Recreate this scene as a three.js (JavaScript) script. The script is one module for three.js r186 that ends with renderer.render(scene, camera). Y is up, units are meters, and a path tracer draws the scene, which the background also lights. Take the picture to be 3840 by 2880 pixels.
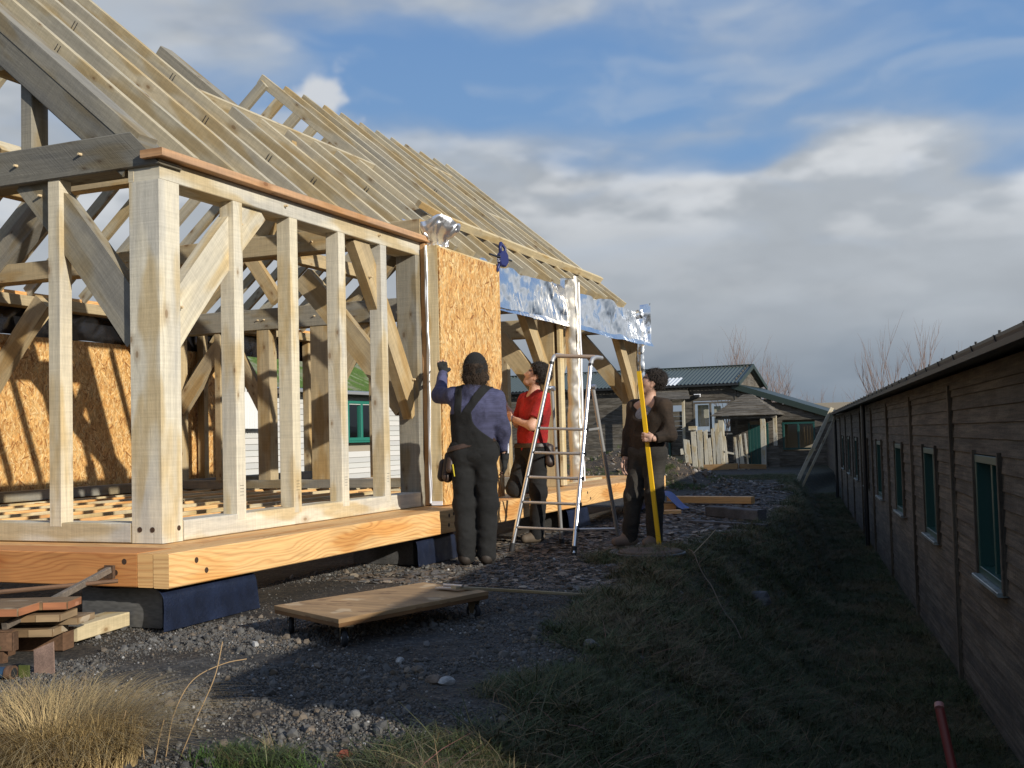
import * as THREE from 'three';
import { mergeGeometries } from 'three/addons/utils/BufferGeometryUtils.js';

// ---------- camera, sky, sun, exposure ----------
const scene = new THREE.Scene();
const camera = new THREE.PerspectiveCamera(37.86, 1024 / 768, 0.05, 2500);
camera.position.set(4.278, 1.0545, 5.089);
camera.up.set(0.0418, 0.9986, 0.0335);
camera.lookAt(4.278 - 0.3887, 1.0545 + 0.0472, 5.089 - 0.9202);

const SUN = new THREE.Vector3(1, 0.395, 0.32).normalize();      // direction towards the sun: low winter sun over the shed
const sun = new THREE.DirectionalLight(new THREE.Color().setRGB(1, 0.95, 0.86), 4.9);
sun.position.copy(SUN).multiplyScalar(60);
sun.target.position.set(0, 0, -6);
sun.castShadow = true;
sun.shadow.mapSize.set(4096, 4096);
Object.assign(sun.shadow.camera, { left: -40, right: 40, top: 40, bottom: -40, near: 1, far: 160 });
scene.add(sun, sun.target);

const renderer = new THREE.WebGLRenderer({ antialias: true });
renderer.toneMapping = THREE.LinearToneMapping;
renderer.toneMappingExposure = 1.0;
renderer.shadowMap.enabled = true;

scene.background = skyTexture();
scene.environment = scene.background;
scene.backgroundIntensity = 1.0;

// ---------- noise ----------
function mulberry(a) { return function () { a |= 0; a = (a + 0x6D2B79F5) | 0; let t = Math.imul(a ^ (a >>> 15), 1 | a); t = (t + Math.imul(t ^ (t >>> 7), 61 | t)) ^ t; return ((t ^ (t >>> 14)) >>> 0) / 4294967296; }; }
function hash3(x, y, z) { let h = Math.imul(x, 374761393) ^ Math.imul(y, 668265263) ^ Math.imul(z, 2147483647 - 1274126177); h = Math.imul(h ^ (h >>> 13), 1274126177); return ((h ^ (h >>> 16)) >>> 0) / 4294967296; }
function vnoise(x, y, z) {
  const X = Math.floor(x), Y = Math.floor(y), Z = Math.floor(z);
  let u = x - X, v = y - Y, w = z - Z;
  u = u * u * u * (u * (u * 6 - 15) + 10); v = v * v * v * (v * (v * 6 - 15) + 10); w = w * w * w * (w * (w * 6 - 15) + 10);
  const l = (a, b, t) => a + (b - a) * t;
  return l(l(l(hash3(X, Y, Z), hash3(X + 1, Y, Z), u), l(hash3(X, Y + 1, Z), hash3(X + 1, Y + 1, Z), u), v),
    l(l(hash3(X, Y, Z + 1), hash3(X + 1, Y, Z + 1), u), l(hash3(X, Y + 1, Z + 1), hash3(X + 1, Y + 1, Z + 1), u), v), w);
}
function fbm(x, y, z, o = 4) { let s = 0, a = 0.5, n = 0; for (let i = 0; i < o; i++) { s += a * vnoise(x, y, z); n += a; a *= 0.5; x = x * 2.03 + 17.3; y = y * 2.03 + 5.1; z = z * 2.03 + 9.7; } return s / n; }
function sstep(a, b, x) { const t = Math.min(1, Math.max(0, (x - a) / (b - a))); return t * t * (3 - 2 * t); }
function mix(a, b, t) { return a + (b - a) * t; }
function s2l(c) { c /= 255; return c <= 0.04045 ? c / 12.92 : Math.pow((c + 0.055) / 1.055, 2.4); }

// ---------- sky: blue air with broken cloud, thickening to a grey bank low down ----------
function skyTexture() {
  const W = 3072, H = 1536, data = new Float32Array(W * H * 4);
  const L = (r, g, b) => [s2l(r), s2l(g), s2l(b)];
  const top = L(82, 123, 184), mid = L(120, 157, 200), low = L(146, 168, 190);
  const white = L(230, 232, 234), grey = L(174, 180, 186), dark = L(120, 133, 148), veil = L(164, 178, 196);
  // cloud masses by bearing and height in degrees (bearing 0 is 22.9 degrees west of the frame's long axis)
  const blobs = [ // az, el, raz, rel, strength
    [-19, 21, 9, 3.2, 0.62], [-26, 16, 7, 6, 0.4], [-2, 22.6, 9, 1.6, 0.30], [6, 22, 4, 2.5, 0.18], [14, 19.5, 4.5, 3.4, 0.24], [10.5, 18, 3, 2.4, 0.12],
    [3, 14.6, 5, 1.0, 0.20], [13, 15.5, 5, 2, 0.14], [2, 12, 4.5, 2.2, 0.42], [7.5, 11.4, 4, 1.5, 0.5], [20, 13.2, 4.4, 2.0, 0.46],
    [16, 11, 6, 2.0, 0.5], [25.5, 8.2, 4, 1.3, 0.36], [-4, 14.4, 5, 1.8, 0.3], [-9, 11, 6, 3, 0.3],
  ];
  const holes = [[24.5, 12, 3.4, 1.9, 0.6], [6, 17.5, 8, 1.8, 0.34], [-3, 19.4, 8, 1.5, 0.2], [12.5, 13.6, 3.0, 1.1, 0.34], [-4, 17.5, 4, 2, 0.2], [24, 18, 4, 3, 0.2]];
  const wrap = (a) => { a = ((a + 540) % 360) - 180; return a; };
  const g = (b, az, el) => { const x = wrap(az - b[0]) / b[2], y = (el - b[1]) / b[3], d = x * x + y * y; return d > 9 ? 0 : b[4] * Math.exp(-d); };
  for (let j = 0; j < H; j++) {
    const el = ((j + 0.5) / H - 0.5) * 180;
    for (let i = 0; i < W; i++) {
      const k = (j * W + i) * 4;
      let c;
      if (el < -0.5) c = [0.12, 0.115, 0.10];
      else {
        const th = ((i + 0.5) / W - 0.5) * 2 * Math.PI;               // atan2(z, x)
        const az = wrap(th * 180 / Math.PI + 90 + 22.9);              // 0 at the view direction, positive to the right
        const e = el * Math.PI / 180, ce = Math.cos(e), dx = ce * Math.cos(th), dz = ce * Math.sin(th), dy = Math.sin(e);
        // soft warp, streaky along the horizon
        const hx = dx * 8, hz = dz * 8, hy = dy * 15;
        const w1 = fbm(hx * 0.7, hy * 0.7, hz * 0.7, 3) - 0.5, w2 = fbm(hx * 0.7 + 31, hy * 0.7, hz * 0.7 + 7, 3) - 0.5;
        const az2 = az + w1 * 5, el2 = el + w2 * 2.6;
        let bias = 0; for (const b of blobs) bias += g(b, az2, el2); for (const b of holes) bias -= g(b, az2, el2);
        const bank = sstep(15.5, 10.0, el2 + 0.9 * Math.sin(az * 0.11 + 0.6));
        const n = fbm(hx + w1 * 2, hy * 1.3 + w2 * 2, hz, 6), n2 = fbm(hx * 2.2 + 5, hy * 3.4, hz * 2.2 + w1 * 3, 5);
        let dens = bank * 0.72 + bias + 0.06 + (n - 0.5) * 0.75 + (n2 - 0.5) * 0.2;
        if (Math.abs(az) > 34) dens += 0.2;                           // broken cloud all round
        const lobe = (x, y, r) => Math.exp(-((wrap(az + w1 * 1.6 - x) / r) ** 2) - ((el + w2 * 1.3 - y) / (r * 0.9)) ** 2), puff = 0.62 * (lobe(-9.8, 17.5, 1.0) + lobe(-9.1, 16.8, 1.0) + lobe(-10.6, 16.9, 0.8) + lobe(-9.7, 16.0, 1.3));
        const a = sstep(-0.04, 0.66, dens), thick = sstep(0.42, 0.95, dens);
        const air = el > 14 ? [0, 1, 2].map((q) => mix(mid[q], top[q], sstep(13, 34, el))) : [0, 1, 2].map((q) => mix(low[q], mid[q], sstep(2, 14, el)));
        const lump = sstep(0.36, 0.62, fbm(hx * 1.6 + 9, hy * 2.4 + 4, hz * 1.6, 5) + 0.10 * (n2 - 0.5));
        const brightTop = sstep(8.0, 11.5, el2) * (1 - sstep(13.2, 15.5, el2));
        const lit = Math.min(1, 0.05 + 0.52 * brightTop * lump + 0.22 * lump * (1 - thick) + 0.1 * lump);
        const base = sstep(8.0, 1.0, el + w1 * 3);
        c = [0, 1, 2].map((q) => {
          const body = mix(mix(grey[q], dark[q], base * 0.9), white[q], lit * (1 - base * 0.75));
          const cl = mix(veil[q], body, sstep(0.15, 0.8, a)) * (0.94 + 0.16 * (n2 - 0.5) + 0.24 * (n - 0.42));
          let v = mix(air[q], cl, a * 0.94);
          return v;
        });
        const wisp = sstep(0.45, 0.78, fbm(hx * 1.1 + w2 * 3, hy * 2.8 + w1 * 3, hz * 1.1 + 40, 5)) * sstep(6, 12, el) * 0.42; c = c.map((v, q) => mix(v, veil[q] * 1.12, wisp));
        if (puff > 0.02) { const p = sstep(0.25, 0.8, puff + (fbm(dx * 46, dy * 52, dz * 46, 4) - 0.5) * 1.5 + (fbm(dx * 17, dy * 17, dz * 17 + 3, 2) - 0.5) * 0.9); c = c.map((v, q) => mix(v, white[q] * 0.86, p * 0.85)); }
      }
      data[k] = c[0]; data[k + 1] = c[1]; data[k + 2] = c[2]; data[k + 3] = 1;
    }
  }
  const t = new THREE.DataTexture(data, W, H, THREE.RGBAFormat, THREE.FloatType);
  t.mapping = THREE.EquirectangularReflectionMapping; t.magFilter = THREE.LinearFilter; t.needsUpdate = true;
  return t;
}

// ---------- textures ----------
const V = (x, y, z) => new THREE.Vector3(x, y, z);
function dataTex(w, h, f, srgb = true, rx = 1, ry = 1) {
  const d = new Uint8Array(w * h * 4);
  for (let j = 0; j < h; j++) for (let i = 0; i < w; i++) { const c = f(i, j), k = (j * w + i) * 4; d[k] = Math.max(0, Math.min(255, c[0])); d[k + 1] = Math.max(0, Math.min(255, c[1])); d[k + 2] = Math.max(0, Math.min(255, c[2])); d[k + 3] = 255; }
  const t = new THREE.DataTexture(d, w, h); t.wrapS = t.wrapT = THREE.RepeatWrapping; t.magFilter = THREE.LinearFilter; t.minFilter = THREE.LinearMipmapLinearFilter;
  if (srgb) t.colorSpace = THREE.SRGBColorSpace; t.repeat.set(rx, ry); t.needsUpdate = true; return t;
}
// periodic noise: wraps after px, py cells
function pn(x, y, px, py, s = 0) {
  const X = Math.floor(x), Y = Math.floor(y); let u = x - X, v = y - Y; u = u * u * (3 - 2 * u); v = v * v * (3 - 2 * v);
  const m = (a, p) => ((a % p) + p) % p, q = (a, b) => hash3(m(a, px), m(b, py), s);
  return mix(mix(q(X, Y), q(X + 1, Y), u), mix(q(X, Y + 1), q(X + 1, Y + 1), u), v);
}
function pf(x, y, px, py, s, o = 4) { let a = 0.5, t = 0, n = 0; for (let i = 0; i < o; i++) { t += a * pn(x, y, px, py, s + i * 13); n += a; a *= 0.5; x *= 2; y *= 2; px *= 2; py *= 2; } return t / n; }

// sawn oak: 2.6 m along the grain, 0.65 m across
const oakTex = (() => {
  const w = 1024, h = 256, rnd = mulberry(5), knots = [];
  for (let i = 0; i < 8; i++) knots.push([rnd() * w, rnd() * h, 3 + rnd() * 5]);
  return dataTex(w, h, (i, j) => {
    const x = i / w, y = j / h;
    let warp = 0, kn = 0; for (const k of knots) { let dx = i - k[0], dy = j - k[1]; dx -= Math.round(dx / w) * w; dy -= Math.round(dy / h) * h; const d = Math.hypot(dx * 0.5, dy) / k[2]; warp += Math.exp(-d * d * 0.12) * 0.8; kn = Math.max(kn, 1 - sstep(0.5, 1.1, d), (1 - sstep(0.8, 2.6, d)) * 0.35); }
    const gr = pf(x * 6, y * 40 + warp * 3 + 2 * pf(x * 3, y * 4, 3, 4, 3, 3), 6, 40, 1, 3), fine = pf(x * 60, y * 128, 60, 128, 7, 2);
    const stain = pf(x * 4, y * 3, 4, 3, 21, 4), saw = 0.5 + 0.5 * Math.sin(i * 0.78 + 2.2 * pf(x * 8, y * 2, 8, 2, 33, 2)) , sawn = pf(x * 256, y * 4, 256, 4, 41, 1);
    let v = 0.90 + (gr - 0.5) * 0.15 + (fine - 0.5) * 0.08 + (sawn - 0.5) * 0.05 + (saw - 0.5) * 0.012;
    const gy = sstep(0.50, 0.72, stain), br = sstep(0.56, 0.75, pf(x * 5, y * 4, 5, 4, 55, 3));
    let r = 229 * v, g = 219 * v, b = 195 * v;
    r = mix(r, 176 * v, gy * 0.4); g = mix(g, 172 * v, gy * 0.38); b = mix(b, 162 * v, gy * 0.3);
    r = mix(r, 186 * v, br * 0.38); g = mix(g, 152 * v, br * 0.42); b = mix(b, 98 * v, br * 0.48);
    r = mix(r, 112, kn * 0.6); g = mix(g, 84, kn * 0.6); b = mix(b, 54, kn * 0.6);
    return [r, g, b];
  }, true, 1 / 2.6, 1 / 0.65);
})();
// larch / douglas fir: bold cathedral figure, 3 m by 0.6 m
const firTex = dataTex(1024, 256, (i, j) => {
  const x = i / 1024, y = j / 256;
  const warp = pf(x * 3, y * 3, 3, 3, 71, 3), ring = (y * 22 + warp * 11 + pf(x * 10, y * 6, 10, 6, 77, 3) * 1.3) * Math.PI * 2, vary = 0.35 + 1.1 * pf(x * 6, y * 5, 6, 5, 79, 3), tear = sstep(0.66, 0.8, pf(x * 9, y * 70, 9, 70, 83, 2)), mark = sstep(0.6, 0.78, pf(x * 5, y * 3, 5, 3, 87, 4));
  let l = 0.5 + 0.5 * Math.sin(ring); l = l * l * l;
  const fine = pf(x * 24, y * 160, 24, 160, 81, 2), v = 0.96 - l * 0.10 * vary + (fine - 0.5) * 0.12 - tear * 0.06 - mark * 0.07, rd = sstep(0.52, 0.7, pf(x * 4, y * 4, 4, 4, 91, 3));
  return [mix(240, 232, rd) * v, mix(194, 170, rd) * (v - l * 0.05), mix(130, 98, rd) * (v - l * 0.08)];
}, true, 1 / 3, 1 / 0.6);
const oakBump = dataTex(512, 256, (i, j) => { const x = i / 512, y = j / 256, v = 255 * (0.45 * pf(x * 8, y * 64, 8, 64, 3, 3) + 0.35 * pn(x * 180, y * 5, 180, 5, 9) + 0.2 * pf(x * 128, y * 128, 128, 128, 12, 1)); return [v, v, v]; }, false, 1 / 1.3, 1 / 0.65);
// strand board: 1.2 m square of pressed flakes
const osbTex = (() => {
  const S = 1024, cv = document.createElement('canvas'); cv.width = cv.height = S; const c = cv.getContext('2d'), rnd = mulberry(77);
  c.fillStyle = 'rgb(206,158,96)'; c.fillRect(0, 0, S, S);
  for (let i = 0; i < 5200; i++) {
    const x = rnd() * S, y = rnd() * S, len = 30 + rnd() * 80, wd = 7 + rnd() * 15, a = (rnd() + rnd() - 1) * 1.5, t = rnd();
    const k = 0.84 + rnd() * 0.22;
    c.fillStyle = t < 0.07 ? `rgb(${160 * k | 0},${106 * k | 0},${52 * k | 0})` : t < 0.45 ? `rgb(${214 * k | 0},${162 * k | 0},${94 * k | 0})` : t < 0.8 ? `rgb(${230 * k | 0},${186 * k | 0},${118 * k | 0})` : `rgb(${240 * k | 0},${210 * k | 0},${154 * k | 0})`;
    for (const ox of [-S, 0, S]) for (const oy of [-S, 0, S]) {
      if (x + ox < -70 || x + ox > S + 70 || y + oy < -70 || y + oy > S + 70) continue;
      c.save(); c.translate(x + ox, y + oy); c.rotate(a); c.globalAlpha = 0.85; c.beginPath();
      c.moveTo(-len / 2, -wd / 2 * 0.6); c.lineTo(len / 2 * 0.9, -wd / 2); c.lineTo(len / 2, wd / 2 * 0.7); c.lineTo(-len / 2 * 0.92, wd / 2); c.closePath(); c.fill();
      if (t < 0.3) { c.globalAlpha = 0.5; c.strokeStyle = 'rgb(96,60,28)'; c.lineWidth = 1; c.stroke(); }
      c.restore();
    }
  }
  const t = new THREE.CanvasTexture(cv); t.wrapS = t.wrapT = THREE.RepeatWrapping; t.colorSpace = THREE.SRGBColorSpace; t.repeat.set(1 / 1.2, 1 / 1.2); return t;
})();
// weathered cladding: 2 m by 0.5 m
const cladTex = dataTex(1024, 256, (i, j) => {
  const x = i / 1024, y = j / 256, gr = pf(x * 6, y * 48, 6, 48, 101, 4), st = pf(x * 5, y * 4, 5, 4, 111, 4), f = pf(x * 90, y * 128, 90, 128, 115, 1);
  const v = 0.66 + (gr - 0.5) * 0.5 + (f - 0.5) * 0.16, w = sstep(0.45, 0.7, st);
  return [mix(214, 176, w) * v, mix(205, 164, w) * v, mix(192, 146, w) * v];
}, true, 1 / 2, 1 / 0.5);
const plyTex = dataTex(512, 512, (i, j) => {
  const x = i / 512, y = j / 512, gr = pf(x * 5, y * 40, 5, 40, 121, 4), st = pf(x * 4, y * 6, 4, 6, 125, 4), mk = sstep(0.66, 0.74, pf(x * 9, y * 18, 9, 18, 131, 3)), wh = sstep(0.7, 0.76, pf(x * 7, y * 12, 7, 12, 137, 3));
  const v = 0.86 + (gr - 0.5) * 0.3 + (st - 0.5) * 0.3;
  return [mix(mix(196 * v, 110, mk * 0.5), 225, wh * 0.5), mix(mix(164 * v, 84, mk * 0.5), 212, wh * 0.5), mix(mix(124 * v, 62, mk * 0.5), 190, wh * 0.5)];
}, true, 1, 1);
const grainTex = dataTex(1024, 1024, (i, j) => {           // crushed stone and dirt, 2.4 m square
  const x = i / 1024, y = j / 1024, a = pf(x * 190, y * 190, 190, 190, 151, 2), b = pf(x * 60, y * 60, 60, 60, 153, 3), c = pf(x * 12, y * 12, 12, 12, 157, 3);
  const sp = sstep(0.72, 0.9, pn(x * 150, y * 150, 150, 150, 163));
  const v = 150 + (a - 0.5) * 150 + (b - 0.5) * 110 + (c - 0.5) * 70 + sp * 70; return [v, v, v * 0.985];
}, true, 1 / 2.4, 1 / 2.4);
const grainBump = dataTex(512, 512, (i, j) => { const x = i / 512, y = j / 512, v = 255 * (0.6 * pf(x * 90, y * 90, 90, 90, 171, 2) + 0.4 * pf(x * 20, y * 20, 20, 20, 173, 3)); return [v, v, v]; }, false, 1 / 1.2, 1 / 1.2);
const spotTex = dataTex(512, 512, (i, j) => { const x = i / 512, y = j / 512, v = 190 + 110 * (pf(x * 6, y * 6, 6, 6, 181, 5) - 0.5) + 40 * (pn(x * 120, y * 120, 120, 120, 183) - 0.5); return [v, v, v]; }, true, 1, 1);
const mossTex = dataTex(512, 512, (i, j) => { const x = i / 512, y = j / 512, m = sstep(0.36, 0.56, pf(x * 5, y * 4, 5, 4, 191, 5)), f = pf(x * 90, y * 90, 90, 90, 193, 2) - 0.5, w = sstep(0.66, 0.72, pf(x * 9, y * 5, 9, 5, 197, 4));
  return [mix(mix(150, 96, m), 176, w * 0.6) + f * 40, mix(mix(142, 118, m), 172, w * 0.6) + f * 40, mix(mix(130, 52, m), 164, w * 0.6) + f * 30]; }, true, 1 / 4, 1 / 4);

// ---------- materials ----------
const lin = (r, g, b) => new THREE.Color().setRGB(r, g, b);
const std = (o) => new THREE.MeshStandardMaterial({ roughness: 0.85, ...o });
const oakMats = [[1, 1, 1], [0.92, 0.93, 0.95], [0.97, 0.93, 0.86], [0.86, 0.87, 0.9], [1.0, 0.97, 0.9]].map((c) => std({ color: lin(c[0], c[1], c[2]), map: oakTex, bumpMap: oakBump, bumpScale: 0.0016 }));
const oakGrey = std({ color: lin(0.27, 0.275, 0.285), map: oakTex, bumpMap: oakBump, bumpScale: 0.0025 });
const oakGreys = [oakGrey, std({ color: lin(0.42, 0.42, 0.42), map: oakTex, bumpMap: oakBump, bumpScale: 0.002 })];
const oakTan = [std({ color: lin(0.74, 0.62, 0.44), map: oakTex, bumpMap: oakBump, bumpScale: 0.0016 }), std({ color: lin(0.66, 0.57, 0.43), map: oakTex, bumpMap: oakBump, bumpScale: 0.0016 })];
const rafterMats = [[0.74, 0.70, 0.61], [0.68, 0.655, 0.60], [0.82, 0.775, 0.68], [0.63, 0.62, 0.585]].map((c) => std({ color: lin(...c), map: oakTex, bumpMap: oakBump, bumpScale: 0.0014 }));
const firMats = [[1, 1, 1], [0.92, 0.86, 0.8]].map((c) => std({ color: lin(...c), map: firTex, roughness: 0.6, bumpMap: oakBump, bumpScale: 0.0006 }));
const redFir = std({ color: lin(0.72, 0.50, 0.36), map: firTex, roughness: 0.7 });
const softwood = std({ color: lin(0.96, 0.86, 0.66), map: oakTex, roughness: 0.75 });
const osbMat = std({ map: osbTex, color: lin(0.88, 0.84, 0.8), roughness: 0.6, bumpMap: osbTex, bumpScale: 0.0012 });
const foilMat = new THREE.MeshStandardMaterial({ color: lin(0.90, 0.91, 0.93), metalness: 1, roughness: 0.2 });
const foilBack = new THREE.MeshStandardMaterial({ color: lin(0.8, 0.8, 0.82), metalness: 0.85, roughness: 0.3 });
const fleeceMat = std({ color: lin(0.82, 0.83, 0.86), roughness: 0.7 });
const dpcMat = std({ color: lin(0.016, 0.026, 0.062), roughness: 0.45, map: spotTex, bumpMap: spotTex, bumpScale: 0.006 });
const blueSheet = std({ color: lin(0.02, 0.06, 0.26), roughness: 0.6 });
const blackRubber = std({ color: lin(0.015, 0.015, 0.016), roughness: 0.7 });
const zincMat = new THREE.MeshStandardMaterial({ color: lin(0.55, 0.56, 0.58), metalness: 0.9, roughness: 0.35 });
const aluMat = new THREE.MeshStandardMaterial({ color: lin(0.82, 0.83, 0.85), metalness: 1, roughness: 0.3 });
const aluDull = new THREE.MeshStandardMaterial({ color: lin(0.55, 0.54, 0.52), metalness: 0.75, roughness: 0.5 });
const rustMat = std({ color: lin(0.24, 0.13, 0.07), map: spotTex, roughness: 0.8, metalness: 0.2 });
const rustPale = std({ color: lin(0.55, 0.42, 0.34), map: mossTex, roughness: 0.8 });
const cladMats = [[0.32, 0.285, 0.235], [0.27, 0.245, 0.205], [0.36, 0.32, 0.26]].map((c) => std({ color: lin(...c), map: cladTex, bumpMap: oakBump, bumpScale: 0.003 }));
const cladFar = [[0.42, 0.405, 0.375], [0.35, 0.34, 0.315], [0.49, 0.47, 0.43]].map((c) => std({ color: lin(...c), map: cladTex, bumpMap: oakBump, bumpScale: 0.003 }));
const cladPale = [[0.80, 0.80, 0.80], [0.72, 0.73, 0.74]].map((c) => std({ color: lin(...c), map: oakTex, bumpMap: oakBump, bumpScale: 0.003 }));
const greenPaint = std({ color: lin(0.010, 0.06, 0.052), roughness: 0.4 });
const greenLight = std({ color: lin(0.02, 0.17, 0.12), roughness: 0.4 });
const greenMetal = std({ color: lin(0.105, 0.13, 0.115), roughness: 0.5, map: spotTex });
const greenTrim = std({ color: lin(0.022, 0.036, 0.03), roughness: 0.45 });
const blackPlastic = std({ color: lin(0.02, 0.021, 0.022), roughness: 0.35 });
const glassMat = new THREE.MeshPhysicalMaterial({ color: lin(0.95, 0.97, 0.96), roughness: 0.03, transmission: 1, thickness: 0, ior: 1.5 });
const liningMat = std({ color: lin(0.34, 0.29, 0.22), roughness: 0.95 });
const pegMat = std({ color: lin(0.6, 0.46, 0.27) });
const holeMat = std({ color: lin(0.05, 0.025, 0.012) });

// ---------- geometry helpers ----------
const rndG = mulberry(2024);
const R = (a = 0, b = 1) => a + (b - a) * rndG();
const pick = (a) => a[Math.floor(rndG() * a.length)];
/** A squared timber along +x from 0 to len, w wide (z), h high (y), edges chamfered; uv in metres along the grain. Optional slanted ends: e0/e1 shift the end per metre of height. */
function timber(len, w, h, ch = 0.004, e0 = 0, e1 = 0, jag = 0) {
  const c = Math.min(ch, w * 0.2, h * 0.2), Y = h / 2, Z = w / 2;
  const sec = [[-Y, -Z + c], [-Y + c, -Z], [Y - c, -Z], [Y, -Z + c], [Y, Z - c], [Y - c, Z], [-Y + c, Z], [-Y, Z - c]];
  const pos = [], uv = [], uo = R(0, 5), vo = R(0, 3);
  const per = [0]; for (let i = 0; i < 8; i++) { const a = sec[i], b = sec[(i + 1) % 8]; per.push(per[i] + Math.hypot(a[0] - b[0], a[1] - b[1])); }
  const tri = (a, b, d, ua, ub, ud) => { pos.push(...a, ...b, ...d); uv.push(...ua, ...ub, ...ud); };
  for (let i = 0; i < 8; i++) {
    const a = sec[i], b = sec[(i + 1) % 8];
    const p0 = [e0 * a[0], a[0], a[1]], p1 = [len + e1 * a[0], a[0], a[1]], p2 = [len + e1 * b[0], b[0], b[1]], p3 = [e0 * b[0], b[0], b[1]];
    const u0 = [uo, vo + per[i]], u1 = [uo + len, vo + per[i]], u2 = [uo + len, vo + per[i + 1]], u3 = [uo, vo + per[i + 1]];
    tri(p0, p2, p1, u0, u2, u1); tri(p0, p3, p2, u0, u3, u2);
  }
  for (let i = 1; i < 7; i++) {
    const a = sec[0], b = sec[i], d = sec[i + 1], q = (s, e, L) => [L + e * s[0], s[0], s[1]], t = (s) => [uo + s[1] * 0.3, vo + s[0]];
    tri(q(a, e0, 0), q(b, e0, 0), q(d, e0, 0), t(a), t(b), t(d)); tri(q(a, e1, len), q(d, e1, len), q(b, e1, len), t(a), t(d), t(b));
  }
  const g = new THREE.BufferGeometry();
  g.setAttribute('position', new THREE.Float32BufferAttribute(pos, 3)); g.setAttribute('uv', new THREE.Float32BufferAttribute(uv, 2)); g.computeVertexNormals();
  return g;
}
function basis(a, b, up) {
  const x = b.clone().sub(a).normalize(); let z = x.clone().cross(up); if (z.length() < 1e-4) z = x.clone().cross(V(1, 0, 0)); z.normalize(); const y = z.clone().cross(x);
  return new THREE.Matrix4().makeBasis(x, y, z);
}
function put(name, geo, mat, parent) { const m = new THREE.Mesh(geo, mat); m.name = name; m.castShadow = m.receiveShadow = true; parent.add(m); return m; }
/** timber between two points; h is measured along `up`, w across. */
function beam(name, parent, mat, a, b, w, h, o = {}) {
  const A = V(...a), B = V(...b), m = put(name, timber(A.distanceTo(B), w, h, o.ch ?? 0.005, o.e0, o.e1), mat, parent);
  m.quaternion.setFromRotationMatrix(basis(A, B, o.up ? V(...o.up) : V(0, 1, 0))); m.position.copy(A); return m;
}
/** axis-aligned block by corners; grain runs along its longest side */
function block(name, parent, mat, x0, x1, y0, y1, z0, z1, ch = 0.005) {
  const dx = x1 - x0, dy = y1 - y0, dz = z1 - z0, cx = (x0 + x1) / 2, cy = (y0 + y1) / 2, cz = (z0 + z1) / 2;
  if (dx >= dy && dx >= dz) return beam(name, parent, mat, [x0, cy, cz], [x1, cy, cz], dz, dy, { ch });
  if (dy >= dz) return beam(name, parent, mat, [cx, y0, cz], [cx, y1, cz], dz, dx, { ch, up: [1, 0, 0] });
  return beam(name, parent, mat, [cx, cy, z0], [cx, cy, z1], dx, dy, { ch });
}
function rod(name, parent, mat, a, b, r, r2 = r, seg = 12) {
  const A = V(...a), B = V(...b), L = A.distanceTo(B), g = new THREE.CylinderGeometry(r2, r, L, seg, 1); g.translate(0, L / 2, 0);
  const m = put(name, g, mat, parent); m.position.copy(A); m.quaternion.setFromUnitVectors(V(0, 1, 0), B.sub(A).normalize()); return m;
}
function tubeGeo(pts, r, seg = 40, rs = 10) { return new THREE.TubeGeometry(new THREE.CatmullRomCurve3(pts.map((p) => V(...p)), false, 'centripetal'), seg, r, rs, false); }
const taken = new Map();
function numbered(n) { const k = taken.get(n) || 0; taken.set(n, k + 1); return k ? `${n}_${String(k).padStart(3, '0')}` : n; }
function tag(o, label, category, group, kind) { if (label) o.userData.label = label; if (category) o.userData.category = category; if (group) o.userData.group = group; if (kind) o.userData.kind = kind; return o; }
function thing(name, label, category, pos = [0, 0, 0], turn = 0, group) { const o = new THREE.Group(); o.name = numbered(name); o.position.set(...pos); o.rotation.y = turn; scene.add(o); return tag(o, label, category, group); }
function solid(name, geo, mat, label, category, group) { const m = put(numbered(name), geo, mat, scene); return tag(m, label, category, group); }
/** extruded outline in the x-y plane, thickness t along z, with metre uvs */
function slab(outline, t, bevel = 0) {
  const s = new THREE.Shape(outline.map((p) => new THREE.Vector2(p[0], p[1])));
  const g = new THREE.ExtrudeGeometry(s, { depth: t, bevelEnabled: bevel > 0, bevelSize: bevel, bevelThickness: bevel, bevelSegments: 1, curveSegments: 8 }); return g;
}
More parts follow.
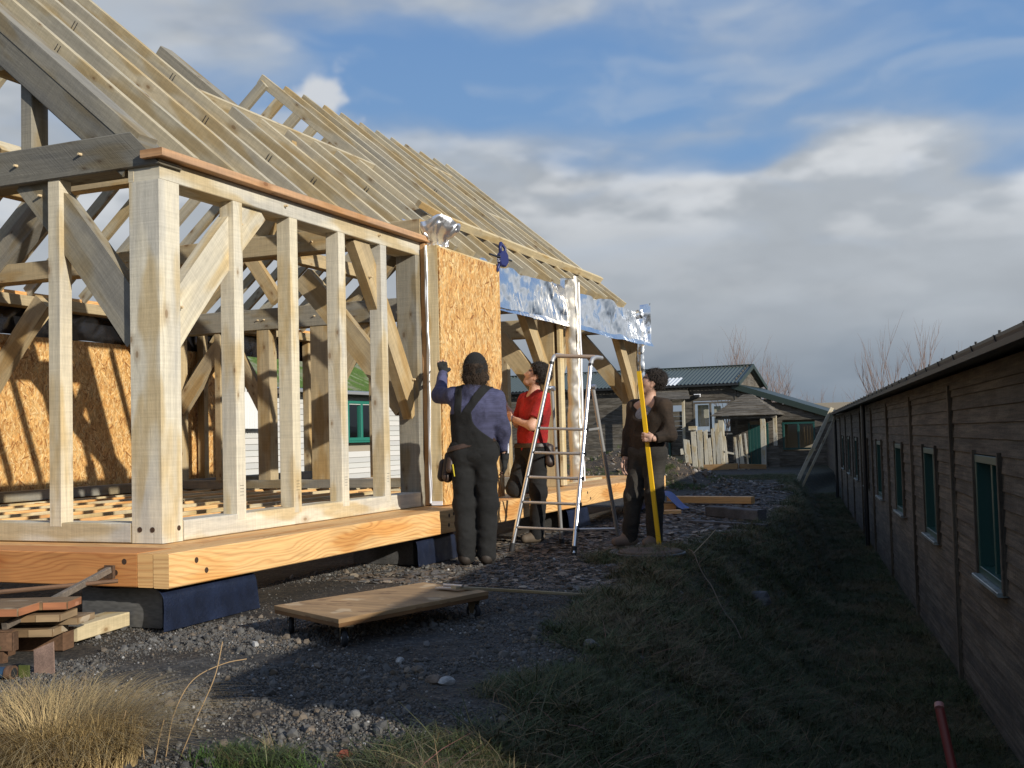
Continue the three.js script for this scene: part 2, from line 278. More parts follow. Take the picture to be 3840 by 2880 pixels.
/** curved brace: a sawn arc of timber from a to b bowed by `bow` along `side`, section w (thickness across the bend plane) x h */
function braceGeo(a, b, bow, side, w, h, n = 8) {
  const A = V(...a), B = V(...b), S = V(...side).normalize(), pos = [], uv = [], uo = R(0, 5), vo = R(0, 3);
  const T = B.clone().sub(A), L = T.length(); T.normalize(); const N = T.clone().cross(S).normalize(); // across
  const P = (t) => A.clone().lerp(B, t).addScaledVector(S, bow * 4 * t * (1 - t));
  const ring = []; for (let i = 0; i <= n; i++) { const t = i / n, p = P(t); ring.push([[1, 1], [1, -1], [-1, -1], [-1, 1]].map((k) => p.clone().addScaledVector(S, k[0] * h / 2).addScaledVector(N, k[1] * w / 2))); }
  const q = (p0, p1, p2, p3, u0, u1, v0, v1) => { for (const [p, u, v] of [[p0, u0, v0], [p1, u1, v0], [p2, u1, v1], [p0, u0, v0], [p2, u1, v1], [p3, u0, v1]]) { pos.push(p.x, p.y, p.z); uv.push(uo + u * L, vo + v); } };
  for (let i = 0; i < n; i++) for (let k = 0; k < 4; k++) { const k2 = (k + 1) % 4; q(ring[i][k], ring[i + 1][k], ring[i + 1][k2], ring[i][k2], i / n, (i + 1) / n, k * 0.2, k * 0.2 + (k % 2 ? h : w)); }
  q(ring[0][0], ring[0][1], ring[0][2], ring[0][3], 0, 0.02, 0, 0.1); q(ring[n][3], ring[n][2], ring[n][1], ring[n][0], 0, 0.02, 0, 0.1);
  const g = new THREE.BufferGeometry(); g.setAttribute('position', new THREE.Float32BufferAttribute(pos, 3)); g.setAttribute('uv', new THREE.Float32BufferAttribute(uv, 2)); g.computeVertexNormals(); return g;
}
function brace(parent, mat, a, b, bow, side, w, h) {
  const T = V(...b).sub(V(...a)).normalize(), S = (Math.abs(a[0] - b[0]) < 1e-6 ? V(1, 0, 0) : V(0, 0, 1)).cross(T); if (S.y < 0) S.negate(); side = [S.x, S.y, S.z]; bow = Math.abs(bow) * 0.35;   // bowed up into the corner
  return put('brace', braceGeo(a, b, bow, side, w, h), mat, parent);
}

// ---------- timber frame under construction ----------
const frame = thing('timber_frame_house', 'large unfinished oak timber frame with open rafters standing on an orange sill beam', 'house frame');
{
  const P = frame, YS = 0.445, YP = 2.746;
  const roofY = (x) => 2.9 - 0.84 * (x + 0.45), RX = -3.4, mir = (x) => 2 * RX - x;
  // sill beams of orange fir
  const s1 = block('sill_beam', P, firMats[0], -0.11, 0, 0.248, YS, -10.62, 0, 0.006);
  block('sill_beam', P, firMats[1], -0.225, -0.113, 0.25, YS - 0.002, -10.62, -0.002, 0.006);
  block('sill_beam', P, firMats[0], -0.66, -0.228, 0.252, YS - 0.004, -10.62, -0.62);
  const sg = block('sill_beam', P, redFir, -6.4, -0.229, 0.249, YS - 0.001, -0.3, -0.001, 0.006);
  block('sill_beam', P, firMats[1], -6.4, -0.229, 0.252, YS - 0.005, -0.62, -0.303);
  block('sill_beam', P, firMats[1], -6.7, -6.35, 0.25, YS, -11.2, -0.01);
  block('sill_beam', P, firMats[1], -6.4, -0.66, 0.25, YS - 0.006, -11.0, -10.65);
  // peg holes: dark plugs let into the beam faces
  const hole = (parent, x, y, z, ax) => { const g = new THREE.CylinderGeometry(0.017, 0.017, 0.012, 16); if (ax === 'x') g.rotateZ(Math.PI / 2); else g.rotateX(Math.PI / 2); g.translate(x, y, z); const m = new THREE.Mesh(g, holeMat); m.name = 'peg_hole'; m.castShadow = m.receiveShadow = true; P.add(m); return m; };
  for (const [y, z] of [[0.384, -0.24], [0.315, -0.33], [0.395, -3.58], [0.405, -3.67], [0.315, -3.57], [0.32, -3.69], [0.39, -7.2], [0.32, -7.3]]) hole(s1, -0.0045, y, z, 'x');
  for (const [x, y] of [[-0.32, 0.395], [-0.385, 0.33]]) hole(sg, x, y, -0.0055, 'z');

  // oak sill plates, wall plates
  block('sole_plate', P, oakMats[0], -0.68, -0.48, YS + 0.001, 0.575, -3.98, -0.72);
  block('sole_plate', P, oakMats[3], -6.3, -0.735, YS + 0.001, 0.57, -0.70, -0.52);
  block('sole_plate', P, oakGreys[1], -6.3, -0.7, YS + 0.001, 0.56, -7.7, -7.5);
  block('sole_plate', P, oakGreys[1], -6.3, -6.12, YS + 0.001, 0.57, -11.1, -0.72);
  block('wall_plate', P, oakMats[1], -0.70, -0.482, YP, 2.872, -11.2, -0.525);
  block('wall_plate', P, oakTan[1], -6.32, -6.1, YP, 2.872, -11.2, -0.525);
  block('eaves_board', P, redFirTop(), -0.58, -0.405, 2.874, 2.925, -4.13, -0.46, 0.004);
  block('eaves_board', P, firMats[1], -6.40, -6.2, 2.874, 2.93, -11.2, -0.5);
  function redFirTop() { return std({ color: lin(0.80, 0.52, 0.36), map: oakTex, roughness: 0.75 }); }

  // corner post, bay posts
  const post = (x0, x1, z0, z1, m, y1 = YP, y0 = YS) => block('post', P, m, x0, x1, y0, y1, z0, z1, 0.007);
  const corner = post(-0.73, -0.48, -0.715, -0.52, oakMats[0]);
  block('tenon', P, oakMats[1], -0.73, -0.688, YP + 0.002, 2.834, -0.70, -0.522);
  post(-0.69, -0.479, -4.22, -3.98, oakGreys[1]); post(-0.69, -0.48, -7.72, -7.5, oakTan[0]); post(-0.74, -0.48, -11.2, -11.0, oakTan[1]);
  for (const z of [-0.62, -4.1, -7.6, -11.1]) post(-6.33, -6.1, z - 0.1, z + 0.1, pick(oakTan));
  // studs of the near long wall
  for (let k = 0; k < 4; k++) { const z = -1.278 - 0.684 * k; block('stud', P, oakMats[[0, 4, 0, 1][k]], -0.602, -0.478, 0.535, YP - 0.001, z - 0.1, z, 0.005); }
  // gable studs
  for (let k = 0; k < 7; k++) { const x = -1.305 - 0.684 * k; block('stud', P, pick(oakMats), x - 0.105, x, 0.545, 2.834, -0.625, -0.518, 0.005); }
  // far long wall studs
  for (let k = 10; k < 15; k++) { const z = -1.3 - 0.684 * k; if (z < -9.0 && z > -10.3) continue; block('stud', P, pick(oakTan), -6.29, -6.17, 0.57, YP - 0.001, z - 0.1, z); }
  // cross wall
  for (const [x0, x1] of [[-4.78, -4.58], [-3.93, -3.65], [-1.9, -1.72]]) block('post', P, pick(oakTan), x0, x1, 0.561, 2.58, -7.68, -7.5);
  for (const x of [-2.5, -5.5]) block('stud', P, pick(oakTan), x, x + 0.1, 0.561, 2.58, -7.66, -7.52);
  for (const x of [-1.4, -2.6, -3.8, -5.0]) block('stud', P, pick(oakTan), x - 0.1, x, YS, 2.6, -11.15, -11.02);

  // tie beams
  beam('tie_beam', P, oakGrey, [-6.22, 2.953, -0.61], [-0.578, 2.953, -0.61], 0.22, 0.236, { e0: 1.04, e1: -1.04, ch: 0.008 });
  for (const [z, m] of [[-4.09, oakTan[1]], [-7.6, oakGreys[1]], [-11.1, oakTan[1]]]) block('tie_beam', P, m, -6.5, -0.44, z === -4.09 ? 2.876 : 2.585, z === -4.09 ? 3.08 : 2.872, z - 0.1, z + 0.1, 0.008);

  // trusses
  const princ = (z, m, h, drop, top = RX, w = 0.18) => {
    for (const s of [1, -1]) {
      const f = (x) => (s > 0 ? x : mir(x)), c = drop + h / 2 / Math.cos(0.6986);
      const x0 = -0.72, x1 = s > 0 ? top - 0.05 : RX + 0.1;
      beam('principal_rafter', P, m, [f(x0), roofY(x0) - c, z], [f(x1), roofY(x1) - c, z], w, h, { ch: 0.008 });
    }
  };
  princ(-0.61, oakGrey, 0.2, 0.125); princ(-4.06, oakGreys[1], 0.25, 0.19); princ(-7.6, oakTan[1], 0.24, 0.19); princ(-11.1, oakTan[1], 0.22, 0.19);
  // struts above the gable tie
  block('strut', P, oakGreys[1], -1.69, -1.59, 3.07, 3.72, -0.71, -0.56); block('strut', P, oakGreys[1], -5.2, -5.1, 3.07, 3.72, -0.71, -0.56);
  block('strut', P, oakGreys[1], -3.5, -3.3, 3.07, 5.05, -0.7, -0.54);
  for (let k = 0; k < 9; k++) { const x = -1.2 - 0.55 * k, y = (x > RX ? roofY(x) : roofY(mir(x))) - 0.42; block('strut', P, pick(oakTan), x - 0.07, x, 2.873, y, -11.14, -11.06); }
  block('collar', P, oakTan[1], -5.0, -1.8, 3.78, 3.98, -7.68, -7.52); block('collar', P, oakTan[0], -5.0, -1.8, 3.78, 3.98, -4.14, -3.98);

  // common rafters
  const rz = (k) => -0.98 - 0.445 * k, HX = -1.965;
  const rafter = (z, x0, x1, s, m, h = 0.125, w = 0.056) => { const c = h / 2 / Math.cos(0.6986), f = (x) => (s > 0 ? x : mir(x)); return beam('rafter', P, m, [f(x0), roofY(x0) - c, z], [f(x1), roofY(x1) - c, z], w, h, { ch: 0.003 }); };
  for (const s of [1, -1]) rafter(-0.60, -0.66, RX - 0.03 * s, s, oakGreys[1], 0.11, 0.17);
  for (let k = 0; k < 23; k++) {
    const z = rz(k), trimmed = k >= 5 && k <= 10;
    for (const s of [1, -1]) {
      const zz = z + (s < 0 ? 0.052 : 0) + R(-0.012, 0.012), m = rafterMats[(k * 7 + (s > 0 ? 0 : 2)) % 4];
      const r = rafter(zz, -0.6 + R(0, 0.02), trimmed ? HX + 0.028 : s > 0 ? RX - 0.075 - R(0, 0.03) : RX - 0.0, s, m);
    }
  }
  // carpenters' marks in pencil on rafters and studs
  const lead = std({ color: lin(0.035, 0.032, 0.03) });
  for (const [k, x] of [[0, -1.75], [2, -2.45], [3, -1.5], [4, -2.2], [5, -1.05], [6, -1.45], [8, -1.3], [9, -0.8], [4, -1.2], [13, -1.2], [15, -2.1]]) for (const o of [-0.012, 0.014]) {
    const y = roofY(x + o) - 0.085, z = rz(k) + 0.0365; beam('pencil_mark', P, lead, [x + o - 0.028, y - 0.034, z], [x + o + 0.028, y + 0.034, z], 0.002, 0.007, { ch: 0.0005 });
  }
  for (let k = 0; k < 4; k++) for (let q = 0; q < 4; q++) { const z = -1.278 - 0.684 * k; block('pencil_mark', P, lead, -0.4785, -0.4765, 0.70 + q * 0.022, 0.7025 + q * 0.022, z - 0.07, z - 0.03, 0.0004); }
  // trimmers of the openings
  for (const s of [1, -1]) {
    const f = (x) => (s > 0 ? x : mir(x)), up = s > 0 ? [0.643, 0.766, 0] : [-0.643, 0.766, 0];
    const tr = (x, z0, z1, m) => beam('trimmer', P, m, [f(x) - s * 0.05, roofY(x) - 0.058, z0], [f(x) - s * 0.05, roofY(x) - 0.058, z1], 0.05, 0.15, { up, ch: 0.003 });
    tr(HX, rz(4) - 0.03, rz(11) + 0.03, rafterMats[2]); tr(-2.93, rz(18) - 0.026, rz(20) + 0.026, rafterMats[2]); tr(-1.97, rz(18) - 0.026, rz(20) + 0.026, rafterMats[0]);
  }
  // braces: wall plane (x about -0.58), gable plane and trusses
  const br = (...a) => brace(P, ...a);
  br(oakMats[4], [-0.57, 1.78, -0.66], [-0.57, 2.78, -1.62], 0.06, [0, 0.7, -0.7], 0.09, 0.27);
  br(oakTan[0], [-0.57, 1.30, -4.02], [-0.57, 2.78, -3.05], -0.05, [0, -0.5, -0.86], 0.09, 0.22);
  br(oakTan[1], [-0.57, 1.45, -4.16], [-0.57, 2.78, -5.15], 0.05, [0, 0.6, 0.8], 0.09, 0.22);
  br(oakTan[0], [-0.57, 1.62, -7.55], [-0.57, 2.78, -6.5], -0.05, [0, -0.5, -0.86], 0.09, 0.2);
  br(oakTan[1], [-0.57, 1.62, -7.66], [-0.57, 2.78, -8.7], 0.05, [0, 0.6, 0.8], 0.09, 0.2);
  br(oakTan[0], [-0.57, 1.6, -11.04], [-0.57, 2.78, -10.0], -0.05, [0, -0.5, -0.86], 0.09, 0.2);
  br(oakGreys[1], [-0.68, 1.78, -0.6], [-1.62, 2.9, -0.6], -0.05, [0.7, 0.7, 0], 0.09, 0.27);
  br(oakTan[1], [-6.15, 1.78, -0.6], [-5.2, 2.9, -0.6], -0.05, [-0.7, 0.7, 0], 0.09, 0.27);
  for (const [z, y0] of [[-4.06, 1.35], [-7.6, 1.55], [-11.1, 1.6]]) { br(pick(oakTan), [-0.66, y0, z], [-1.75, y0 + 1.3, z], -0.06, [0.7, 0.7, 0], 0.09, 0.22); br(pick(oakTan), [-6.15, y0, z], [-5.05, y0 + 1.3, z], -0.06, [-0.7, 0.7, 0], 0.09, 0.22); }
  for (const z of [-4.06, -7.6]) { br(pick(oakTan), [-2.3, 2.98, z], [-1.75, 3.75, z], 0.03, [-0.8, 0.6, 0], 0.09, 0.18); br(pick(oakTan), [-4.5, 2.98, z], [-5.05, 3.75, z], 0.03, [0.8, 0.6, 0], 0.09, 0.18); }
  for (const [z0, z1] of [[-0.7, -1.7], [-4.0, -3.0], [-4.2, -5.2], [-7.5, -6.5], [-7.7, -8.7]]) br(pick(oakTan), [-6.2, 1.6, z0], [-6.2, 2.78, z1], 0.05, [0, 0.7, Math.sign(z1 - z0) * -0.2], 0.09, 0.2);
  for (const [x0, x1] of [[-4.68, -5.4], [-3.8, -3.1]]) br(pick(oakTan), [x0, 1.45, -7.6], [x1, 2.6, -7.6], 0.05, [Math.sign(x0 - x1) * 0.6, 0.8, 0], 0.09, 0.2);
  // purlins under the rafters
  for (const s of [1, -1]) for (const x of [-1.9]) { const f = s > 0 ? x : mir(x); beam('purlin', P, oakTan[0], [f, roofY(x) - 0.36, -11.2], [f, roofY(x) - 0.36, -7.5], 0.16, 0.2); beam('purlin', P, oakTan[1], [f, roofY(x) - 0.36, -4.2], [f, roofY(x) - 0.36, -0.55], 0.16, 0.2); }
  // oak pegs left proud of the joints
  const peg = (x, y, z, dx, dz) => rod('peg', P, pegMat, [x, y, z], [x + dx * 0.55, y, z + dz * 0.55], 0.011, 0.008, 8);
  for (const [x, y, z] of [[-1.5, 2.75, -0.55], [-1.66, 2.96, -0.5], [-1.1, 2.97, -0.5], [-2.6, 2.97, -0.5], [-1.2, 3.2, -0.55], [-1.3, 3.3, -0.55]]) peg(x, y, z, 0, 0.05);
  for (const [x, y, z] of [[-0.52, 1.95, -0.75], [-0.52, 2.6, -1.4], [-0.52, 2.45, -3.2], [-0.52, 1.6, -3.95], [-0.48, 2.82, -1.9], [-0.48, 2.82, -3.3]]) peg(x, y, z, 0.05, 0);
  for (const x of [-1.6, -1.75, -3.7, -3.85, -4.65, -4.75]) { peg(x, 2.72, -7.5, 0, 0.05); peg(x, 2.97, -3.99, 0, 0.05); }
  for (const [x, z] of [[-0.56, -0.518], [-0.66, -0.518]]) hole(corner, x, 0.53, z - 0.004, 'z');
  hole(corner, -0.4845, 0.53, -0.67, 'x');

  // floor joists of fir running the length of the house
  for (let k = 0; k < 13; k++) { const x = -0.95 - 0.42 * k; block('floor_joist', P, [softwood, firMats[0]][k % 2], x - 0.05, x, 0.26, 0.436, -10.6, -0.63, 0.003); }
  for (let k = 0; k < 4; k++) { const z = -2.3 - 2.4 * k; for (let q = 0; q < 12; q++) block('nogging', P, firMats[(k + q) % 2], -1.32 - 0.42 * q, -1.003 - 0.42 * q, 0.28, 0.42 + (q % 3) * 0.004, z - 0.045 - (q % 2) * 0.06, z - (q % 2) * 0.06, 0.003); }

  // strand board lining on the far wall
  const sheet = (x, y0, y1, z0, z1) => { const g = timber(y1 - y0, z1 - z0, 0.018, 0.001), m = put('strand_board', g, osbMat, P); m.position.set(x, y0, (z0 + z1) / 2); m.quaternion.setFromRotationMatrix(basis(V(0, 0, 0), V(0, 1, 0), V(1, 0, 0))); return m; };
  for (let k = 0; k < 7; k++) sheet(-6.345, 0.46, 2.42, -0.5 - 1.2 * (k + 1) + 0.004, -0.5 - 1.2 * k);
  sheet(-6.345, 0.46, 2.42, -10.62, -10.3);

  // foil membrane: crumpled reflective sheet
  const foil = (name, w, h, wr, seed, nx, ny, edge) => {
    const g = new THREE.PlaneGeometry(w, h, nx, ny), p = g.attributes.position;
    for (let i = 0; i < p.count; i++) {
      const x = p.getX(i), y = p.getY(i), v = y / h + 0.5;
      let d = wr * ((fbm(x * 1.5 + y * 1.8 + seed, y * 1.4, seed, 2) - 0.5) * 2.4 + (Math.abs(vnoise(x * 3.2 - y * 2.6 + seed, y * 0.8, 3) - 0.5) - 0.25) * 0.8 * sstep(0.1, 0.6, v) + (Math.abs(vnoise(x * 17 + y * 1.2 + seed, y * 1.6, 9) - 0.5) - 0.25) * 0.42 * sstep(0.85, 0.2, v) + (fbm(x * 14 + seed, y * 11, 4, 2) - 0.5) * 0.30);
      d += wr * 0.35 * Math.sin(x * 7.2 + seed) * sstep(0.55, 1.0, v);
      p.setZ(i, d); p.setY(i, y + edge * (vnoise(x * 4 + seed, 1, 2) - 0.5) * (v > 0.5 ? 1 : 0.4) * Math.abs(v - 0.5) * 2);
    }
    g.computeVertexNormals(); const m = put(name, g, foilMat, P); m.rotation.order = 'YXZ'; return m;
  };
  const foilDull = new THREE.MeshStandardMaterial({ color: lin(0.62, 0.57, 0.49), metalness: 0.75, roughness: 0.48 });
  const puffs = (name, w, h, wr, seed) => {       // quilted insulation bulging between its fixings
    const g = new THREE.PlaneGeometry(w, h, 14, 140), p = g.attributes.position;
    for (let i = 0; i < p.count; i++) { const x = p.getX(i), y = p.getY(i), u = x / w + 0.5, yy = y + 0.05 * vnoise(y * 3, seed, 1); p.setZ(i, wr * (1.2 * Math.sin(Math.PI * u) * (0.45 + 0.55 * Math.abs(Math.sin(yy * 11 + seed))) + 0.9 * (fbm(x * 9 + seed, y * 7, 2, 3) - 0.5) + 0.5 * (Math.abs(vnoise(x * 12, y * 21 + seed, 5) - 0.5)))); p.setX(i, x + 0.03 * (vnoise(y * 4, seed, 8) - 0.5)); }
    g.computeVertexNormals(); const m = put(name, g, foilDull, P); m.rotation.order = 'YXZ'; return m;
  };
  let f;
  f = foil('foil_membrane', 2.8, 0.47, 0.05, 3.1, 150, 30, 0.06); f.position.set(-0.385, 2.64, -6.38); f.rotation.y = Math.PI / 2; f.rotation.x = -0.13;
  f = foil('foil_membrane', 3.25, 0.47, 0.045, 8.7, 170, 30, 0.06); f.position.set(-0.38, 2.64, -9.65); f.rotation.y = Math.PI / 2; f.rotation.x = -0.13;
  f = foil('foil_hem', 2.85, 0.07, 0.012, 5.3, 140, 6, 0.02); f.position.set(-0.335, 2.405, -6.38); f.rotation.y = Math.PI / 2; f.rotation.x = -0.5;
  f = foil('foil_hem', 3.3, 0.08, 0.014, 6.6, 160, 6, 0.02); f.position.set(-0.325, 2.395, -9.65); f.rotation.y = Math.PI / 2; f.rotation.x = -0.5;
  // upright foil wrapping beside the third post, with the pale fleece edge of the quilt
  f = puffs('foil_strip', 0.14, 2.46, 0.03, 12.4); f.position.set(-0.33, 1.72, -7.70); f.rotation.y = -0.1;
  f = puffs('foil_strip', 0.06, 2.5, 0.012, 14.4); f.position.set(-0.252, 1.74, -7.74); f.rotation.y = 1.1;
  f = foil('foil_strip', 0.2, 0.62, 0.05, 17.4, 20, 40, 0.03); f.position.set(-0.36, 2.66, -7.72); f.rotation.y = 0.1;
  f = puffs('foil_strip', 0.1, 2.4, 0.02, 19.4); f.position.set(-0.42, 1.7, -11.0); f.rotation.y = 0.05; f.material = foilMat;
  f = foil('foil_strip', 0.16, 0.6, 0.05, 23.4, 24, 40, 0.05); f.position.set(-0.40, 2.70, -11.22); f.rotation.y = 0.2;
  const fl = put('fleece_edge', quiltGeo(2.42, 0.012, 0.04), fleeceMat, P); fl.position.set(-0.235, 0.5, -7.77);
  f = foil('foil_membrane', 10.6, 0.36, 0.035, 31.2, 260, 14, 0.03); f.position.set(-6.33, 2.6, -5.8); f.rotation.y = Math.PI / 2;
  f.material = std({ color: lin(0.1, 0.1, 0.11), metalness: 0.9, roughness: 0.22 });
  block('packing_board', P, softwood, -0.44, -0.40, 0.46, 2.40, -7.62, -7.50, 0.003); block('packing_board', P, firMats[0], -0.47, -0.445, 0.46, 2.41, -7.69, -7.63, 0.003);
}
/** a soft quilted roll edge standing upright */
function quiltGeo(h, r, amp) {
  const pts = []; for (let i = 0; i <= 30; i++) { const t = i / 30; pts.push([amp * 0.35 * (fbm(t * 7, 3, amp * 9, 2) - 0.5), h * t, amp * (fbm(t * 6, 1.5, amp * 50, 3) - 0.5)]); }
  return tubeGeo(pts, r, 120, 8);
}

// ---------- the wall panel being set in place ----------
{
  const P = thing('wall_panel', 'thick strand board wall panel being pushed into the frame by the workers', 'wall panel', [0, 0, 0]);
  const sheet = put('strand_board', timber(2.355, 1.38, 0.018, 0.001), osbMat, P); sheet.position.set(-0.279, 0.452, -4.73); sheet.quaternion.setFromRotationMatrix(basis(V(0, 0, 0), V(0, 1, 0), V(1, 0, 0)));
  block('panel_stud', P, softwood, -0.398, -0.289, 0.49, 2.83, -4.095, -4.037, 0.003); block('panel_stud', P, softwood, -0.398, -0.289, 0.49, 2.83, -5.418, -5.36, 0.003);
  block('panel_rail', P, fleeceMat, -0.40, -0.29, 0.452, 0.489, -5.418, -4.034, 0.003); block('panel_rail', P, softwood, -0.396, -0.29, 2.74, 2.829, -5.355, -4.10, 0.003);
  block('edge_board', P, std({ color: lin(0.72, 0.46, 0.28), map: oakTex }), -0.477, -0.432, 0.45, 2.86, -4.13, -4.06, 0.003);
  for (let k = 0; k < 4; k++) { const q = put('quilt_edge', quiltGeo(2.36, 0.013, 0.045 + k * 0.01), k % 2 ? foilBack : fleeceMat, P); q.position.set(-0.428 + k * 0.010, 0.47, -4.075 + k * 0.012); }
  // foil flap crumpled over the top of the panel
  const g = new THREE.PlaneGeometry(0.42, 0.34, 34, 26), p = g.attributes.position;
  for (let i = 0; i < p.count; i++) {
    const x = p.getX(i), y = p.getY(i), v = y / 0.34 + 0.5, fan = (0.45 + 0.75 * v);
    p.setXYZ(i, x * fan + 0.02 * (fbm(x * 9, y * 9, 1, 2) - 0.5), y * 0.8 + 0.035 * Math.sin(x * 22) * v + 0.03 * (fbm(x * 12, y * 4, 2, 2) - 0.5), 0.12 * Math.sin(x * 9 + 1) * v + 0.10 * (Math.abs(fbm(x * 13, y * 6, 5, 3) - 0.5)) + 0.05 * Math.sin(y * 14));
  }
  g.computeVertexNormals(); const fl = put('foil_flap', g, foilBack, P); fl.position.set(-0.40, 2.94, -4.12); fl.rotation.y = 0.5;
  const g2 = g.clone(); const fl2 = put('foil_flap', g2, foilBack, P); fl2.position.set(-0.34, 2.92, -4.25); fl2.rotation.set(0.3, 1.3, 0.15); fl2.scale.set(0.8, 0.7, 1);
}
// clamp holding the panel's top corner
{
  const P = thing('bar_clamp', 'dark blue bar clamp gripping the top corner of the strand board panel', 'clamp', [-0.25, 2.89, -5.43]); P.scale.setScalar(0.78);
  const blue = std({ color: lin(0.02, 0.025, 0.11), roughness: 0.4 });
  rod('bar', P, blackPlastic, [0.02, 0.0, 0.42], [0.02, 0.01, -0.3], 0.014, 0.014, 8);
  const body = put('body', slab([[-0.07, -0.05], [-0.05, -0.09], [0.03, -0.1], [0.075, -0.05], [0.075, 0.04], [0.04, 0.085], [-0.03, 0.08], [-0.07, 0.04]], 0.05, 0.012), blue, P); body.position.set(0.0, 0, 0.0); body.rotation.y = 1.25;
  put('jaw', tubeGeo([[0, 0.05, 0.02], [0.01, 0.14, 0.05], [0.0, 0.21, 0.0]], 0.024, 16, 8), blue, P); put('jaw', tubeGeo([[0.02, 0.05, -0.03], [0.03, 0.13, -0.07], [0.0, 0.20, -0.03]], 0.02, 16, 8), blue, P);
  put('handle', tubeGeo([[0, -0.06, 0.05], [-0.01, -0.13, 0.09], [-0.02, -0.18, 0.09]], 0.022, 12, 8), blue, P);
}
// long batten laid across the rafters near the eaves
{
  const P = thing('roof_batten', 'long pale batten lying on the rafters above the foil', 'batten', [0, 0, 0]);
  const up = [0.643, 0.766, 0];
  beam('batten_board', P, softwood, [-1.0, 3.41, -5.6], [-0.94, 3.36, -10.75], 0.06, 0.09, { up, ch: 0.003 });
  const Q = thing('roof_block', 'short offcut of timber beside the near end of the roof batten', 'offcut', [0, 0, 0]);
  beam('offcut_board', Q, oakTan[0], [-1.10, 3.52, -5.25], [-1.0, 3.43, -5.58], 0.07, 0.07, { up, ch: 0.003 });
}
// foundation pads draped with dark blue damp-proof membrane
function pad(pos, lx, lz, h, label) {
  const P = thing('foundation_pad', label, 'foundation pad', pos, 0, 'pads under the sill beam');
  block('concrete_block', P, std({ color: lin(0.16, 0.155, 0.145), map: spotTex }), -lx - 0.1, -0.12, 0, h - 0.02, -lz + 0.08, -0.1, 0.01);
  const prof = []; for (let i = 0; i <= 6; i++) prof.push([-lx * 0.9 + (lx * 0.9 - 0.1) * i / 6, h - 0.004 - 0.01 * Math.sin(i)]); for (let i = 1; i <= 8; i++) { const a = i / 8 * Math.PI / 2; prof.push([-0.1 + 0.07 * Math.sin(a), h - 0.074 + 0.07 * Math.cos(a)]); } for (let i = 1; i <= 6; i++) prof.push([-0.03 + 0.004 * i, h - 0.074 - (h - 0.08) * i / 6]);
  const nz = 30, pos2 = [], idx = [], n = prof.length;
  for (let j = 0; j <= nz; j++) { const z = -lz * j / nz; for (let i = 0; i < n; i++) { const low = sstep(h * 0.7, 0, prof[i][1]); pos2.push(prof[i][0] + low * 0.035 * (fbm(z * 3 + pos[2], prof[i][1] * 4, 1, 3) - 0.4) + 0.010 * (Math.abs(fbm(z * 6 + pos[2], prof[i][1] * 5, 4, 2) - 0.5)) * (i > 6 ? 1 : 0), Math.max(0.004, prof[i][1] + (i < 2 ? 0 : 0.008 * (fbm(z * 2, i * 0.3, 3, 2) - 0.5))), z + low * 0.03 * (j === 0 ? 1 : 0)); } }
  for (let j = 0; j < nz; j++) for (let i = 0; i < n - 1; i++) { const a = j * n + i; idx.push(a, a + 1, a + n, a + 1, a + n + 1, a + n); }
  const g = new THREE.BufferGeometry(); g.setAttribute('position', new THREE.Float32BufferAttribute(pos2, 3)); g.setIndex(idx); g.computeVertexNormals(); const uv = []; for (let i = 0; i < pos2.length; i += 3) uv.push(pos2[i + 2] * 2 + pos[2], (pos2[i] + pos2[i + 1]) * 2); g.setAttribute('uv', new THREE.Float32BufferAttribute(uv, 2));
  put('membrane', g, dpcMat, P); return P;
}
pad([-0.03, 0, -0.02], 0.62, 0.88, 0.246, 'concrete pad draped in dark blue membrane under the near corner of the sill');
pad([-0.06, 0, -3.15], 0.6, 0.72, 0.246, 'membrane covered pad under the sill behind the man in dungarees');
pad([-0.04, 0, -6.7], 0.6, 0.7, 0.246, 'blue membrane pad under the sill seen through the stepladder');

// ---------- ground ----------
const shedX = (z) => 4.3875 + (z + 1.79) * 0.1552;
const bankTop = (z) => mix(2.35, 1.3, sstep(-3.5, -10, z));
function groundY(x, z, fine = true) {
  const zc = Math.max(-30, Math.min(12, z)), t = shedX(zc) - x;
  const wob = 0.25 * (fbm(x * 0.5, z * 0.5, 4.4, 2) - 0.5);
  const ditch = sstep(bankTop(z) + wob, 0.7, t);
  let y = -0.87 * ditch;
  const dn = sstep(-13, -44, z); y += -0.6 * dn * (1 - ditch) ;
  y += 0.75 * Math.exp(-(((x + 2.3) / 1.5) ** 2) - ((z + 16.6) / 1.7) ** 2) + 0.38 * Math.exp(-(((x + 4.2) / 1.6) ** 2) - ((z + 14.2) / 1.5) ** 2);   // spoil heap
  y += 0.09 * Math.exp(-(((x - 1.95) / 0.5) ** 2) - ((z + 3.9) / 0.7) ** 2);
  if (fine) {
    const away = 1 - Math.exp(-((Math.max(0, -x) / 0.3) ** 2)) * 0;
    y += away * (0.05 * (fbm(x * 0.8, z * 0.8, 1.7, 3) - 0.5) + 0.03 * ditch * (fbm(x * 3, z * 3, 2.2, 3) - 0.5) * 4 * (1 - ditch) + 0.016 * (fbm(x * 6, z * 6, 7.7, 2) - 0.5));
    const heap = Math.exp(-(((x + 2.6) / 2) ** 2) - ((z + 16) / 2) ** 2); y += heap * 0.25 * (fbm(x * 4, z * 4, 3.3, 3) - 0.5);
  }
  return y;
}
